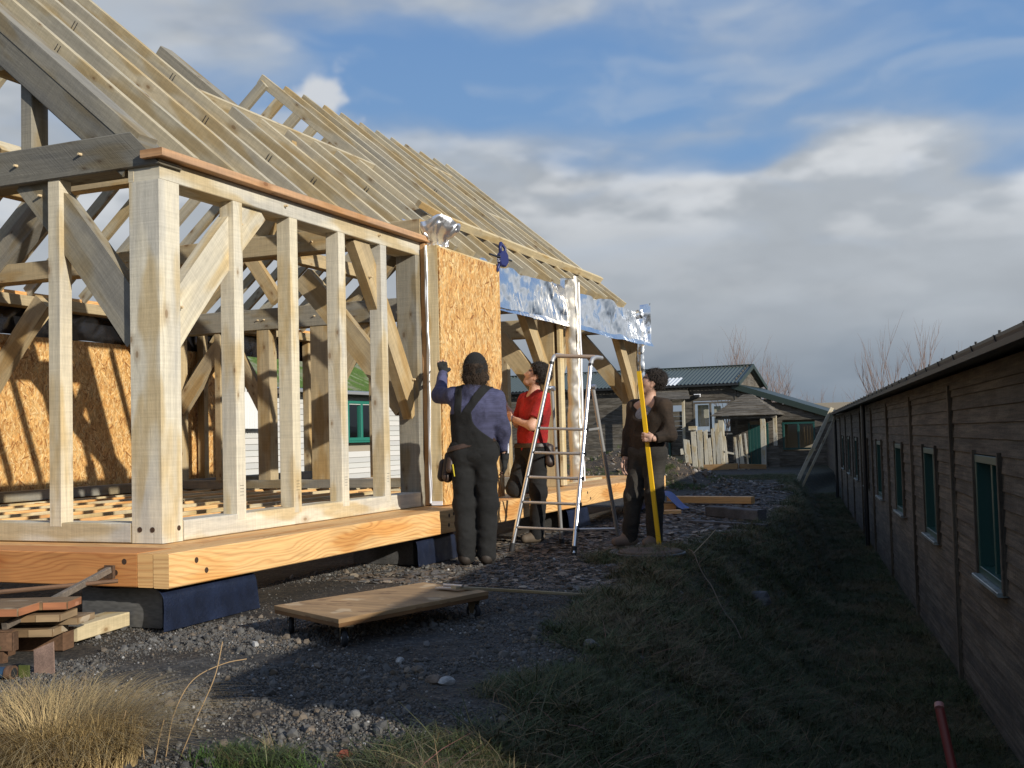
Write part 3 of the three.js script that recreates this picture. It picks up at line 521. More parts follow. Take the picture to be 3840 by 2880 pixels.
/** 1 on grass, 0 on gravel */
function grassAt(x, z) {
  const t = shedX(Math.max(-30, Math.min(12, z))) - x, n = fbm(x * 1.6, z * 1.6, 11.1, 3) - 0.5;
  const bt = bankTop(z); let g = sstep(bt + 0.2, bt - 0.12, t + n * 0.55);
  g = Math.max(g, sstep(1.25, 0.75, Math.hypot((x - 1.62) / 0.5, (z + 3.95) / 0.55) + n * 0.5) * (z < -3.2 ? 1 : 0.5));
  g = Math.max(g, 0.8 * sstep(1.1, 0.6, Math.hypot((x - 2.02) / 0.2, (z - 2.0) / 0.12) + n * 0.8));
  g = Math.max(g, 0.6 * sstep(0.45, 0.6, fbm(x * 1.3, z * 1.3, 31, 3)) * sstep(-14.2, -15.2, z) * sstep(-0.2, -1.0, x));
  if (z < -26) g = Math.max(g, sstep(-3.4, -2.4, x));
  if (z > 6.5 || x > 6 || z < -60 || x < -9) g = Math.max(g, 0.9);
  return g;
}
{
  const line = (lo, hi, dense0, dense1, step, growth) => { const a = []; for (let v = dense0; v <= dense1; v += step) a.push(v); let s = step, v = a[a.length - 1]; while (v < hi) { s *= growth; v += s; a.push(v); } s = step; v = dense0; while (v > lo) { s *= growth; v -= s; a.unshift(v); } return a; };
  const xs = line(-700, 700, -1.2, 5.2, 0.045, 1.12), zs = line(-900, 300, -7.5, 3.6, 0.05, 1.10), nx = xs.length, nz = zs.length;
  const pos = new Float32Array(nx * nz * 3), col = new Float32Array(nx * nz * 3), uv = new Float32Array(nx * nz * 2), idx = [];
  for (let j = 0; j < nz; j++) for (let i = 0; i < nx; i++) {
    const x = xs[i], z = zs[j], k = j * nx + i, y = groundY(x, z); pos.set([x, y, z], k * 3); uv.set([x, z], k * 2);
    const gr = grassAt(x, z), soil = sstep(0.38, 0.56, fbm(x * 0.9 + 3, z * 0.9, 41, 4) + 0.16 * sstep(-1.2, -3.2, z) + 0.12 * sstep(0.3, 1.0, z) * sstep(2.1, 1.3, z)), v = 0.85 + 0.3 * fbm(x * 2, z * 2, 9.9, 3);
    const heap = Math.min(1, 1.4 * Math.exp(-(((x + 2.6) / 2) ** 2) - ((z + 16) / 2) ** 2));
    let c = [mix(0.074, 0.058, soil), mix(0.069, 0.044, soil), mix(0.062, 0.030, soil)];
    c = [mix(c[0], 0.13, heap), mix(c[1], 0.09, heap), mix(c[2], 0.055, heap)];
    c = [mix(c[0], 0.062, gr), mix(c[1], 0.058, gr), mix(c[2], 0.024, gr)];
    col.set(c.map((q) => q * v * 1.5), k * 3);
  }
  for (let j = 0; j < nz - 1; j++) for (let i = 0; i < nx - 1; i++) { const a = j * nx + i; idx.push(a, a + nx, a + 1, a + 1, a + nx, a + nx + 1); }
  const g = new THREE.BufferGeometry(); g.setAttribute('position', new THREE.BufferAttribute(pos, 3)); g.setAttribute('color', new THREE.BufferAttribute(col, 3)); g.setAttribute('uv', new THREE.BufferAttribute(uv, 2)); g.setIndex(idx); g.computeVertexNormals();
  tag(put('ground', g, std({ vertexColors: true, map: grainTex, bumpMap: grainBump, bumpScale: 0.012, roughness: 0.92 }), scene), 'dark gravel and bare soil yard sloping into a grassy ditch', 'ground', null, 'structure');
}

// ---------- long shed on the right ----------
{
  const D = V(-0.1534, 0, -0.9882).normalize();
  const P = thing('long_shed', 'long low shed clad in dark weathered boards with narrow green windows', 'shed', [4.3875, -0.87, -1.79]);
  P.quaternion.setFromRotationMatrix(new THREE.Matrix4().makeBasis(V(D.z, 0, -D.x), V(0, 1, 0), D.clone()));
  // local axes: +x points to the yard, z runs along the shed away from the camera
  const S0 = -4.5, S1 = 25.4, DEEP = 5.6, rows = 22, rh = 2.22 / rows;
  const inn = (d) => -d;                                                             // depth behind the face
  // inner shell
  for (const [s, m] of [[S0 + 0.02, cladMats[0]], [S1 - 0.1, cladMats[1]]]) put('end_wall', (() => { const g = slab([[-DEEP, -0.3], [-0.04, -0.3], [-0.04, 2.31], [-DEEP, 3.23]], 0.09); g.translate(0, 0, s); return g; })(), m, P);
  block('wall', P, liningMat, inn(DEEP), inn(DEEP - 0.1), -0.3, 3.22, S0 + 0.12, S1 - 0.12);
  const winOf = (k) => [0.30 + 3.05 * k, 1.19 + 3.05 * k];
  const W = []; for (let k = -1; k <= 7; k++) W.push(winOf(k));
  const bays = []; for (let k = -2; k <= 7; k++) bays.push([Math.max(S0, 2.30 + 3.02 * (k - 1)), Math.min(S1, 2.30 + 3.02 * k)]);
  const wy0 = 0.95, wy1 = 1.73;
  for (const [b0, b1] of bays) {
    if (b1 - b0 < 0.1) continue;
    const win = W.find(([a, b]) => a > b0 - 0.1 && b < b1 + 0.1);
    for (let r = 0; r < rows; r++) {
      const y0 = 0.02 + r * rh, y1 = y0 + rh + 0.014, segs = win && y1 > wy0 && y0 < wy1 ? [[b0, win[0] - 0.03], [win[1] + 0.03, b1]] : [[b0, b1]];
      for (const [a, b] of segs) {
        if (b - a < 0.05) continue;
        const m = put('board', timber(b - a - 0.006, 0.018, rh + 0.016 + R(-0.003, 0.003), 0.003), cladMats[Math.abs((r * 5 + Math.floor(a * 3)) % 3)], P);
        m.rotation.set(0, -Math.PI / 2, 0); m.position.set(-0.012 + R(-0.002, 0.002), (y0 + y1) / 2, a + 0.003);
        m.rotateX(0.11);
      }
    }
    if (b1 < S1 - 0.1) block('cover_strip', P, cladMats[2], -0.004, 0.028, 0.0, 2.23, b1 - 0.03, b1 + 0.035, 0.003);
    if (win) {
      const [a, b] = win, w = new THREE.Group(); w.name = 'window'; P.add(w);
      block('window_frame', w, greenPaint, -0.10, 0.012, wy0, wy0 + 0.05, a, b, 0.003); block('window_frame', w, greenPaint, -0.10, 0.012, wy1 - 0.05, wy1, a, b, 0.003);
      for (const s of [a, (a + b) / 2 - 0.025, b - 0.05]) block('window_frame', w, greenPaint, -0.10, s === a || s === b - 0.05 ? 0.011 : -0.02, wy0 + 0.051, wy1 - 0.051, s, s + 0.05, 0.003);
      const gl = put('pane', new THREE.PlaneGeometry(b - a - 0.08, wy1 - wy0 - 0.08), glassMat, w); gl.position.set(-0.06, (wy0 + wy1) / 2, (a + b) / 2); gl.rotation.y = Math.PI / 2;
      block('window_sill', w, std({ color: lin(0.35, 0.42, 0.42), roughness: 0.35, map: spotTex }), -0.08, 0.055, wy0 - 0.03, wy0 - 0.004, a - 0.04, b + 0.04, 0.004);
      block('window_lining', w, cladMats[0], -0.02, 0.026, wy0 - 0.02, wy1 + 0.03, b + 0.012, b + 0.055, 0.003);
      block('window_lining', w, cladMats[0], -0.02, 0.026, wy0 - 0.02, wy1 + 0.03, a - 0.055, a - 0.012, 0.003);
    }
  }
  block('plinth', P, std({ color: lin(0.04, 0.04, 0.038) }), -0.14, -0.03, -0.3, 0.03, S0, S1);
  block('fascia', P, cladMats[1], -0.03, 0.012, 2.19, 2.30, S0 - 0.1, S1 + 0.1);
  block('inner_lining', P, liningMat, -0.20, -0.15, 0.0, 0.9, S0 + 0.12, S1 - 0.12); block('inner_lining', P, liningMat, -0.20, -0.15, 1.78, 2.2, S0 + 0.12, S1 - 0.12);
  block('floor', P, liningMat, -DEEP + 0.12, -0.21, -0.02, 0.04, S0 + 0.11, S1 - 0.11);
  // roof: shallow, rising away from the yard
  const roof = put('roof', (() => { const g = new THREE.BoxGeometry(DEEP + 0.5, 0.03, S1 - S0 + 0.3); return g; })(), std({ color: lin(0.05, 0.055, 0.055), roughness: 0.5 }), P);
  roof.position.set(-DEEP / 2 + 0.02, 2.34 + DEEP / 2 * 0.17, (S0 + S1) / 2); roof.rotation.z = -0.17;
  // gutter with joints and brackets
  const gut = (a, b) => { const pr = []; for (let i = 0; i <= 12; i++) { const q = Math.PI + Math.PI * i / 12; pr.push([0.062 * Math.cos(q), 0.062 * Math.sin(q)]); } for (let i = 12; i >= 0; i--) { const q = Math.PI + Math.PI * i / 12; pr.push([0.058 * Math.cos(q), 0.058 * Math.sin(q)]); } const g = slab(pr, b - a); g.translate(0, 0, a); return g; };
  for (let s = S0 - 0.1; s < S1; s += 3.0) { const g = put('gutter', gut(s, Math.min(S1 + 0.1, s + 2.995)), blackPlastic, P); g.position.set(0.085, 2.385, 0); }
  for (let s = S0; s < S1; s += 0.78) { const br = put('gutter_bracket', (() => { const pr = []; for (let i = 0; i <= 10; i++) { const q = Math.PI + Math.PI * i / 10; pr.push([0.069 * Math.cos(q), 0.069 * Math.sin(q)]); } for (let i = 10; i >= 0; i--) { const q = Math.PI + Math.PI * i / 10; pr.push([0.063 * Math.cos(q), 0.063 * Math.sin(q)]); } return slab(pr, 0.022); })(), blackPlastic, P); br.position.set(0.085, 2.386, s); const bolt = rod('roof_bolt', P, blackPlastic, [0.12, 2.385, s + 0.011], [0.12, 2.41, s + 0.011], 0.008, 0.008, 6); }
  rod('downpipe', P, blackPlastic, [0.075, 0.02, 12.25], [0.075, 2.34, 12.25], 0.036, 0.036, 12); rod('downpipe', P, blackPlastic, [0.075, 0.0, 25.3], [0.075, 2.34, 25.3], 0.045, 0.045, 12);
}
// link wall running on from the shed to the workshop, and a low fence off its near end
{
  const D = V(-0.1534, 0, -0.9882).normalize(), B = new THREE.Matrix4().makeBasis(V(D.z, 0, -D.x), V(0, 1, 0), D.clone());
  const P = thing('link_shed', 'dark boarded lean-to linking the far end of the long shed to the workshop', 'shed', [4.3875, -0.87, -1.79]); P.quaternion.setFromRotationMatrix(B);
  for (let r = 0; r < 20; r++) { const m = put('board', timber(20.6, 0.02, 0.128, 0.003), cladMats[r % 3], P); m.rotation.set(0, -Math.PI / 2, 0); m.position.set(-0.25, 0.06 + r * 0.113, 25.42); m.rotateX(0.11); }
  block('inner_lining', P, liningMat, -0.4, -0.3, -0.3, 2.24, 25.42, 46.0); block('fascia', P, greenTrim, -0.24, -0.18, 2.2, 2.34, 25.45, 46.05);
  const roof = put('roof', new THREE.BoxGeometry(3.2, 0.03, 20.6), greenTrim, P); roof.position.set(-1.75, 2.36 + 0.27, 35.75); roof.rotation.z = -0.17; block('back_wall', P, cladMats[1], -3.3, -3.2, -0.3, 2.86, 25.5, 46.0);
  const Q = thing('low_fence', 'low boarded fence running on from the near end of the long shed', 'fence', [4.3875, -0.87, -1.79]); Q.quaternion.setFromRotationMatrix(B);
  for (let r = 0; r < 6; r++) block('fence_board', Q, cladMats[r % 3], -0.14, -0.115, 0.04 + r * 0.165, 0.195 + r * 0.165, -7.2, -4.65, 0.004); for (const s of [-4.75, -5.9, -7.1]) block('fence_post', Q, cladMats[1], -0.235, -0.141, -0.3, 1.05, s - 0.05, s + 0.05);
}
// two pale boards leaning on the shed's far corner
for (const [x, l] of [[0, 'broad pale board leaning against the far end of the long shed'], [0.10, 'narrow darker board leaning behind the pale one at the shed end']]) {
  const P = thing('leaning_board', l, 'board', [-0.45 + x, groundY(-0.45 + x, -25.6), -25.55 - x]);
  beam('plank', P, x ? cladPale[1] : cladPale[0], [0, 0.0, 0], [0.93 - x * 0.2, 1.62 - groundY(-0.45, -25.6) - x * 0.6, -0.4], 0.10 - x * 0.4, 0.03, { up: [0.4, 0, 1], ch: 0.003 });
}

// ---------- workshop building at the back ----------
{
  const Z = -48, P = thing('workshop_building', 'weathered boarded workshop with grey green corrugated roof and a lean-to on its right end', 'building', [0, -1.0, 0]);
  const y0 = 1.0; // group base lies at -1.0; heights below are world heights plus y0
  const wallBoards = (x0, x1, ya, topAt, openings, z, mats) => {
    const rh = 0.165; let r = 0;
    for (let y = ya; ; y += rh, r++) {
      let any = false;
      const spans = [[x0, x1]];
      for (const o of openings) if (y + rh > o[2] && y < o[3]) { for (let i = spans.length - 1; i >= 0; i--) { const s = spans[i]; if (o[0] < s[1] && o[1] > s[0]) { spans.splice(i, 1); if (o[0] - s[0] > 0.06) spans.push([s[0], o[0]]); if (s[1] - o[1] > 0.06) spans.push([o[1], s[1]]); } } }
      for (const s of spans) {
        let a = s[0], b = s[1]; const lim = topAt(y + rh * 0.9); if (lim !== null) b = Math.min(b, lim); if (b - a < 0.08) continue; any = true;
        const m = put('board', timber(b - a, 0.02, rh + 0.02, 0.003), mats[Math.floor(R(0, 3)) % mats.length], P); m.position.set(a, y + rh / 2 + y0, z + 0.012); m.rotateX(-0.09);
      }
      if (!any || r > 40) break;
    }
  };
  const ops = [[-9.95, -9.12, -0.3, 2.3], [-8.72, -6.85, 0.98, 2.52]];
  wallBoards(-24, -6.64, -0.75, (y) => (y > 3.25 ? -99 : null), ops, Z, cladFar);
  block('wall', P, liningMat, -24, -10.0, 0, 4.2, Z - 0.24, Z - 0.18); block('wall', P, liningMat, -9.1, -8.75, 0, 4.2, Z - 0.24, Z - 0.18); block('wall', P, liningMat, -6.84, -6.7, 0, 4.2, Z - 0.24, Z - 0.18); block('wall', P, liningMat, -9.9, -6.8, 0, 1.9, Z - 0.24, Z - 0.18);
  block('corner_board', P, cladFar[2], -6.68, -6.58, 0.2, 4.2, Z - 0.05, Z + 0.05);
  // lean-to wall with sloping top
  const fas = (x) => 3.15 - 0.338 * (x + 6.59);
  wallBoards(-6.57, -1.9, -0.95, (y) => { const x = -6.59 + (3.05 - y) / 0.338; return Math.min(-1.9, x); }, [[-6.02, -5.24, -0.75, 1.42], [-4.5, -3.02, 0.13, 1.41]], Z + 0.02, cladFar.map((m) => m));
  beam('barge_board', P, greenTrim, [-6.75, fas(-6.75) + y0, Z + 0.22], [-1.2, fas(-1.2) + y0, Z + 0.22], 0.05, 0.26);
  { const g = new THREE.BoxGeometry(5.9, 0.05, 6.6), m = put('roof', g, greenTrim, P); m.position.set(-3.98, fas(-3.98) + 0.12 + y0, Z - 3.1); m.rotation.z = -0.326; }
  block('wall', P, liningMat, -5.22, -1.9, 0, 1.1, Z - 0.2, Z - 0.15); block('wall', P, liningMat, -6.9, -1.9, 0, 3.4, Z - 6.4, Z - 6.3);
  // main roof, corrugated, ridge parallel to the front
  const corr = (x0, x1, pitch, amp) => { const n = Math.round((x1 - x0) / pitch) * 6, pr = []; for (let i = 0; i <= n; i++) { const x = x0 + (x1 - x0) * i / n; const s = Math.sin(2 * Math.PI * i / 6); pr.push([x, amp * Math.max(-0.6, Math.min(0.6, s * 1.2))]); } return pr; };
  const roofSheet = (name, x0, x1, A, B, mat) => { // A = [y, z] at eave, B = [y, z] at ridge
    const pr = corr(x0, x1, 0.19, 0.035), pos = [], idx = [], n = pr.length; for (const [q, off] of [[A, 0], [B, 0]]) for (const p of pr) pos.push(p[0], q[0] + y0 + p[1], q[1]);
    for (let i = 0; i < n - 1; i++) idx.push(i, i + 1, n + i, i + 1, n + i + 1, n + i);
    const g = new THREE.BufferGeometry(); g.setAttribute('position', new THREE.Float32BufferAttribute(pos, 3)); g.setIndex(idx); const h = g.toNonIndexed(); h.computeVertexNormals(); return put(name, h, mat, P);
  };
  roofSheet('roof', -26, -11.35, [3.35, Z + 0.35], [4.33, Z - 3.3], greenMetal); roofSheet('roof', -9.42, -6.42, [3.35, Z + 0.35], [4.33, Z - 3.3], greenMetal);
  roofSheet('roof', -11.34, -9.43, [3.78, Z - 1.25], [4.33, Z - 3.3], greenMetal);
  roofSheet('roof_light', -11.34, -9.43, [3.35, Z + 0.35], [3.775, Z - 1.24], std({ color: lin(0.62, 0.64, 0.64), roughness: 0.4 }));
  roofSheet('roof', -26, -6.42, [3.35, Z - 6.95], [4.33, Z - 3.3], greenMetal);
  beam('ridge_cap', P, greenTrim, [-26, 4.37 + y0, Z - 3.3], [-6.36, 4.37 + y0, Z - 3.3], 0.3, 0.05);
  beam('barge_board', P, greenTrim, [-6.38, 3.28 + y0, Z + 0.40], [-6.38, 4.30 + y0, Z - 3.3], 0.06, 0.22, { up: [0, 1, 0.28] }); beam('barge_board', P, greenTrim, [-6.38, 3.28 + y0, Z - 7.0], [-6.38, 4.30 + y0, Z - 3.3], 0.06, 0.22);
  beam('gutter', P, blackPlastic, [-26, 3.27 + y0, Z + 0.38], [-6.4, 3.27 + y0, Z + 0.38], 0.1, 0.1);
  // gable triangle boards
  for (let r = 0; r < 9; r++) { const y = 3.02 + r * 0.145, half = Math.max(0.05, (4.27 - y) / 0.268); block('board', P, cladFar[r % 3], -6.66, -6.635 + (r % 2) * 0.002, y + y0, y + 0.155 + y0, Z - 3.3 - Math.min(3.3, half), Z - 3.3 + Math.min(3.3, half), 0.003); }
  block('wall', P, liningMat, -6.75, -6.68, 0.2, 4.2, Z - 6.6, Z - 0.1);
  // left door with shingled canopy
  const door = new THREE.Group(); door.name = 'door'; P.add(door);
  for (let i = 0; i < 9; i++) block('door_board', door, cladFar[i % 3], -9.86, -9.22, 0.18 + i * 0.235 + y0 - 0.2, 0.18 + (i + 1) * 0.235 - 0.012 + y0 - 0.2, Z - 0.1, Z - 0.06, 0.004);
  block('door_frame', door, greenPaint, -9.98, -9.88, 0.6, 3.3, Z - 0.12, Z + 0.03); block('door_frame', door, greenPaint, -9.2, -9.1, 0.6, 3.3, Z - 0.12, Z + 0.03); block('handle', door, zincMat, -9.33, -9.22, 2.0 + 0.25 - 0.02, 2.25 + 0.02, Z - 0.05, Z + 0.01);
  const canopy = new THREE.Group(); canopy.name = 'canopy'; P.add(canopy);
  for (let r = 0; r < 7; r++) { const t = r / 7, yy = 2.68 + 0.52 * t, zz = Z + 1.1 - 1.05 * t; const sh = put('shingle_course', timber(2.5 - 0.36 * t - (r % 2) * 0.02, 0.22, 0.025, 0.003), cladFar[r % 3], canopy); sh.position.set(-11.1 + 0.02 * (r % 2), yy + y0, zz); sh.rotateX(0.42); }
  block('canopy_post', canopy, cladPale[1], -9.02, -8.9, 0.2, 3.62, Z + 0.85, Z + 0.97); block('canopy_post', canopy, cladFar[1], -11.0, -10.88, 0.2, 3.62, Z + 0.85, Z + 0.97);
  // windows of the front wall
  const win = (x0, x1, ya, yb, mat, mull, zz = Z) => {
    const w = new THREE.Group(); w.name = 'window'; P.add(w); ya += y0; yb += y0; const t = 0.09;
    block('window_frame', w, mat, x0, x1, ya, ya + t, zz - 0.08, zz + 0.04); block('window_frame', w, mat, x0, x1, yb - t, yb, zz - 0.08, zz + 0.04);
    for (const x of [x0, ...mull, x1 - t]) block('window_frame', w, mat, x, x + t, ya + t, yb - t, zz - 0.078, zz + 0.038);
    const ms = [x0, ...mull, x1 - t]; for (let i = 0; i < ms.length - 1; i++) { const a = ms[i] + t, b = ms[i + 1], g = put('pane', new THREE.PlaneGeometry(b - a, yb - ya - 2 * t), glassMat, w); g.position.set((a + b) / 2, (ya + yb) / 2, zz - 0.03); }
    return w;
  };
  win(-8.72, -6.85, 0.98, 2.5, cladFar[0], [-7.92]);
  block('window_board', P, cladPale[1], -8.55, -8.02, 1.32 + y0, 2.36 + y0, Z - 0.3, Z - 0.26); block('window_board', P, cladPale[1], -7.75, -7.43, 1.39 + y0, 2.28 + y0, Z - 0.3, Z - 0.26);
  win(-4.5, -3.02, 0.13, 1.41, greenPaint, [-3.82], Z + 0.02);
  for (let i = 0; i < 4; i++) block('curtain', P, std({ color: lin(0.35, 0.2, 0.08) }), -3.55 + i * 0.13, -3.49 + i * 0.13, 0.35 + y0, 1.25 + y0, Z - 0.16, Z - 0.13);
  // green plank door in the lean-to
  const gd = new THREE.Group(); gd.name = 'door'; P.add(gd);
  for (let i = 0; i < 5; i++) block('door_plank', gd, greenPaint, -5.99 + i * 0.148, -5.99 + (i + 1) * 0.148 - 0.006, -0.66 + y0, 1.34 + y0, Z - 0.06, Z - 0.02, 0.006);
  block('door_frame', gd, greenPaint, -6.1, -6.0, -0.66 + y0, 1.42 + y0, Z - 0.05, Z + 0.05); block('door_frame', gd, greenPaint, -5.24, -5.14, -0.66 + y0, 1.42 + y0, Z - 0.05, Z + 0.05);
  block('lamp_bracket', P, fleeceMat, -8.58, -8.3, 2.84 + y0, 2.88 + y0, Z + 0.05, Z + 0.3); block('lamp_bracket', P, fleeceMat, -8.34, -8.3, 2.74 + y0, 2.84 + y0, Z + 0.1, Z + 0.14); block('lamp_bracket', P, blackPlastic, -8.55, -8.35, 2.72 + y0, 2.83 + y0, Z + 0.06, Z + 0.24);
  // porch with a hipped shingle roof in front of the green door
  const porch = new THREE.Group(); porch.name = 'porch'; P.add(porch);
  const zc = Z + 0.95, cx = -5.88, n = 9;
  for (let r = 0; r < n; r++) {
    const t = r / n, hw = mix(1.52, 0.2, t), hd = mix(1.15, 0.08, t), yy = 1.76 + 0.98 * t + y0, hgt = 0.985 / n;
    // three sloping strips per course: front, left, right
    const q = (a, b, c, d, m) => { const g = new THREE.BufferGeometry(), v = [a, b, c, a, c, d].flat(); const th = [a, b, c, a, c, d].map((p) => [p[0], p[1] - 0.03, p[2]]).flat(); g.setAttribute('position', new THREE.Float32BufferAttribute([...v, ...th, ...a, ...b, b[0], b[1] - 0.03, b[2], ...a, b[0], b[1] - 0.03, b[2], a[0], a[1] - 0.03, a[2]], 3)); g.setAttribute('uv', new THREE.Float32BufferAttribute([...Array(g.attributes.position.count)].flatMap((_, i) => { const p = g.attributes.position; return [p.getX(i) + p.getZ(i), p.getY(i) * 2]; }), 2)); g.computeVertexNormals(); put('shingle_course', g, m, porch); };
    const t2 = (r + 1) / n, hw2 = mix(1.52, 0.2, t2), hd2 = mix(1.15, 0.08, t2), ya = yy + 0.035, yb = yy + hgt + 0.004, m = cladFar[(r + 2) % 3];
    q([cx - hw, ya, zc + hd], [cx + hw, ya, zc + hd], [cx + hw2, yb, zc + hd2], [cx - hw2, yb, zc + hd2], m);
    q([cx + hw, ya, zc + hd], [cx + hw, ya, zc - hd], [cx + hw2, yb, zc - hd2], [cx + hw2, yb, zc + hd2], cladFar[r % 3]);
    q([cx - hw, ya, zc - hd], [cx - hw, ya, zc + hd], [cx - hw2, yb, zc + hd2], [cx - hw2, yb, zc - hd2], cladFar[(r + 1) % 3]);
  }
  block('porch_post', porch, cladPale[1], -7.10, -6.86, -0.5 + y0, 1.74 + y0, zc + 0.75, zc + 0.95); block('porch_post', porch, cladPale[1], -5.18, -4.96, -0.6 + y0, 1.74 + y0, zc + 0.75, zc + 0.95); block('porch_post', porch, cladPale[1], -4.66, -4.5, 0.35 + y0, 1.74 + y0, zc + 0.5, zc + 0.65);
  block('porch_beam', porch, cladFar[0], -7.2, -4.5, 1.62 + y0, 1.76 + y0, zc + 0.72, zc + 0.98);
  for (let r = 0; r < 5; r++) block('porch_board', porch, cladFar[r % 3], -5.16, -4.4, -0.7 + r * 0.2 + y0, -0.5 + r * 0.2 - 0.012 + y0, zc + 0.7, zc + 0.74, 0.004);
  for (let r = 0; r < 10; r++) block('porch_board', porch, cladFar[(r + 1) % 3], -6.8, -6.1, -0.7 + r * 0.17 + y0, -0.53 + r * 0.17 - 0.01 + y0, Z + 0.12, Z + 0.16, 0.004);
}
// rough fence of upright offcuts
{
  const P = thing('stake_fence', 'rough fence of uneven pale upright boards in front of the workshop', 'fence', [-6.6, -0.6, -43]);
  const st = [[-1.48, 0.75, 0.13], [-1.2, 1.15, 0.26], [-0.92, 1.6, 0.22], [-0.66, 1.54, 0.24], [-0.40, 1.52, 0.17], [-0.2, 1.18, 0.15], [-0.02, 1.6, 0.14], [0.13, 1.82, 0.16], [0.29, 1.45, 0.14], [0.5, 1.25, 0.09], [0.96, 1.2, 0.1], [1.08, 1.05, 0.09], [1.19, 1.3, 0.1], [1.38, 1.35, 0.08]];
  for (const [x, h, w] of st) { const b = sstep(-0.9, -1.6, x) * 0.75; const m = beam('stake', P, pick(cladPale), [x + 0.05, b, R(-0.03, 0.03)], [x + 0.05 + R(-0.08, -0.02) * 1.6, h + 0.2, R(-0.06, 0.02)], 0.04, w, { up: [1, 0, 0], ch: 0.006, e1: R(-0.5, 0.5) }); }
  beam('rail', P, cladPale[0], [-1.2, 1.1, -0.06], [1.5, 0.55, -0.06], 0.05, 0.08); block('cap', P, cladPale[0], -1.1, -0.75, 1.74, 1.92, -0.08, 0.08);
}
const logMat = std({ color: lin(0.5, 0.33, 0.18), map: oakTex });
tag((() => { const P = thing('path_edging', 'orange timber edging lying on the path before the porch', 'edging', [-6.0, -0.56, -42.2]); beam('edging_log', P, logMat, [-0.9, 0.1, 0], [0.55, 0.14, 0], 0.2, 0.24); beam('edging_log', P, logMat, [0.62, 0.14, 0], [1.6, 0.08, -0.6], 0.16, 0.2); return P; })());

// ---------- pale boarded cottage seen through the frame ----------
{
  const X = -14, P = thing('cottage', 'pale boarded cottage with a mossy green roof seen through the timber frame', 'cottage', [0, -0.3, 0]), b = 0.3;
  const plainPale = [[0.52, 0.51, 0.47], [0.47, 0.46, 0.43], [0.56, 0.54, 0.5]].map((c) => std({ color: lin(...c) }));
  const wz0 = -26.6, wz1 = -24.9;
  for (let r = 0; r < 17; r++) {
    const y0 = 0.02 + r * 0.165, spans = r * 0.165 + 0.16 > 1.06 && r * 0.165 < 2.32 ? [[-36, wz0], [wz1, -18.6]] : [[-36, -18.6]];
    for (const s of spans) { const m = put('board', timber(s[1] - s[0], 0.034, 0.185, 0.003), plainPale[r % 3], P); m.rotation.set(0, -Math.PI / 2, 0); m.position.set(X, y0 + 0.085, s[0]); m.rotateX(0.2); }
  }
  block('wall', P, liningMat, X - 0.2, X - 0.12, 0, 2.9, -36, wz0); block('wall', P, liningMat, X - 0.2, X - 0.12, 0, 2.9, wz1, -18.6); block('wall', P, liningMat, X - 0.2, X - 0.12, 0, 1.3, wz0, wz1); block('wall', P, liningMat, X - 4, X - 3.9, 0, 2.9, -36, -18.6);
  const w = new THREE.Group(); w.name = 'window'; P.add(w);
  block('window_frame', w, greenLight, X - 0.1, X + 0.05, 1.06 + b, 1.16 + b, wz0, wz1); block('window_frame', w, greenLight, X - 0.1, X + 0.05, 2.22 + b, 2.32 + b, wz0, wz1);
  for (const z of [wz0, (wz0 + wz1) / 2 - 0.09, wz1 - 0.12]) block('window_frame', w, greenLight, X - 0.1, X + 0.048, 1.16 + b, 2.22 + b, z, z + 0.12);
  const g = put('pane', new THREE.PlaneGeometry(wz1 - wz0 - 0.1, 1.1), glassMat, w); g.rotation.y = Math.PI / 2; g.position.set(X - 0.03, 1.7 + b, (wz0 + wz1) / 2); block('window_sill', w, greenLight, X - 0.05, X + 0.12, 1.0 + b, 1.055 + b, wz0 - 0.08, wz1 + 0.08);
  // corrugated roof with moss
  const pos = [], uv = [], idx = [], n = 564; for (let i = 0; i <= n; i++) { const z = -37 + 18.8 * i / n, d = 0.02 * Math.sin(i * 2.1); pos.push(X + 0.45, 2.6 + b + d, z, X - 2.6, 4.0 + b + d, z); uv.push(z, 0, z, 3.3); if (i < n) { const a = i * 2; idx.push(a, a + 1, a + 2, a + 1, a + 3, a + 2); } }
  const rg = new THREE.BufferGeometry(); rg.setAttribute('position', new THREE.Float32BufferAttribute(pos, 3)); rg.setAttribute('uv', new THREE.Float32BufferAttribute(uv, 2)); rg.setIndex(idx); rg.computeVertexNormals(); put('roof', rg, std({ map: mossTex, color: lin(0.62, 0.72, 0.55) }), P);
  block('fascia', P, cladFar[0], X + 0.02, X + 0.3, 2.42 + b, 2.54 + b, -36.6, -18.3); beam('gutter', P, aluDull, [X + 0.44, 2.52 + b, -36.8], [X + 0.44, 2.52 + b, -21.2], 0.1, 0.08);
  // corrugated pale sheet wing on the left
  const cp = [], ci = []; for (let i = 0; i <= 96; i++) { const z = -20.4 + 1.75 * i / 96, d = 0.03 * Math.sin(i * 1.05); cp.push(X + 0.3 + d, 1.45 + b, z, X + 0.3 + d, 2.62 + b, z); if (i < 96) { const a = i * 2; ci.push(a, a + 1, a + 2, a + 1, a + 3, a + 2); } }
  const cg = new THREE.BufferGeometry(); cg.setAttribute('position', new THREE.Float32BufferAttribute(cp, 3)); cg.setIndex(ci); cg.computeVertexNormals(); put('corrugated_sheet', cg, std({ color: lin(0.62, 0.62, 0.6), roughness: 0.5 }), P);
}

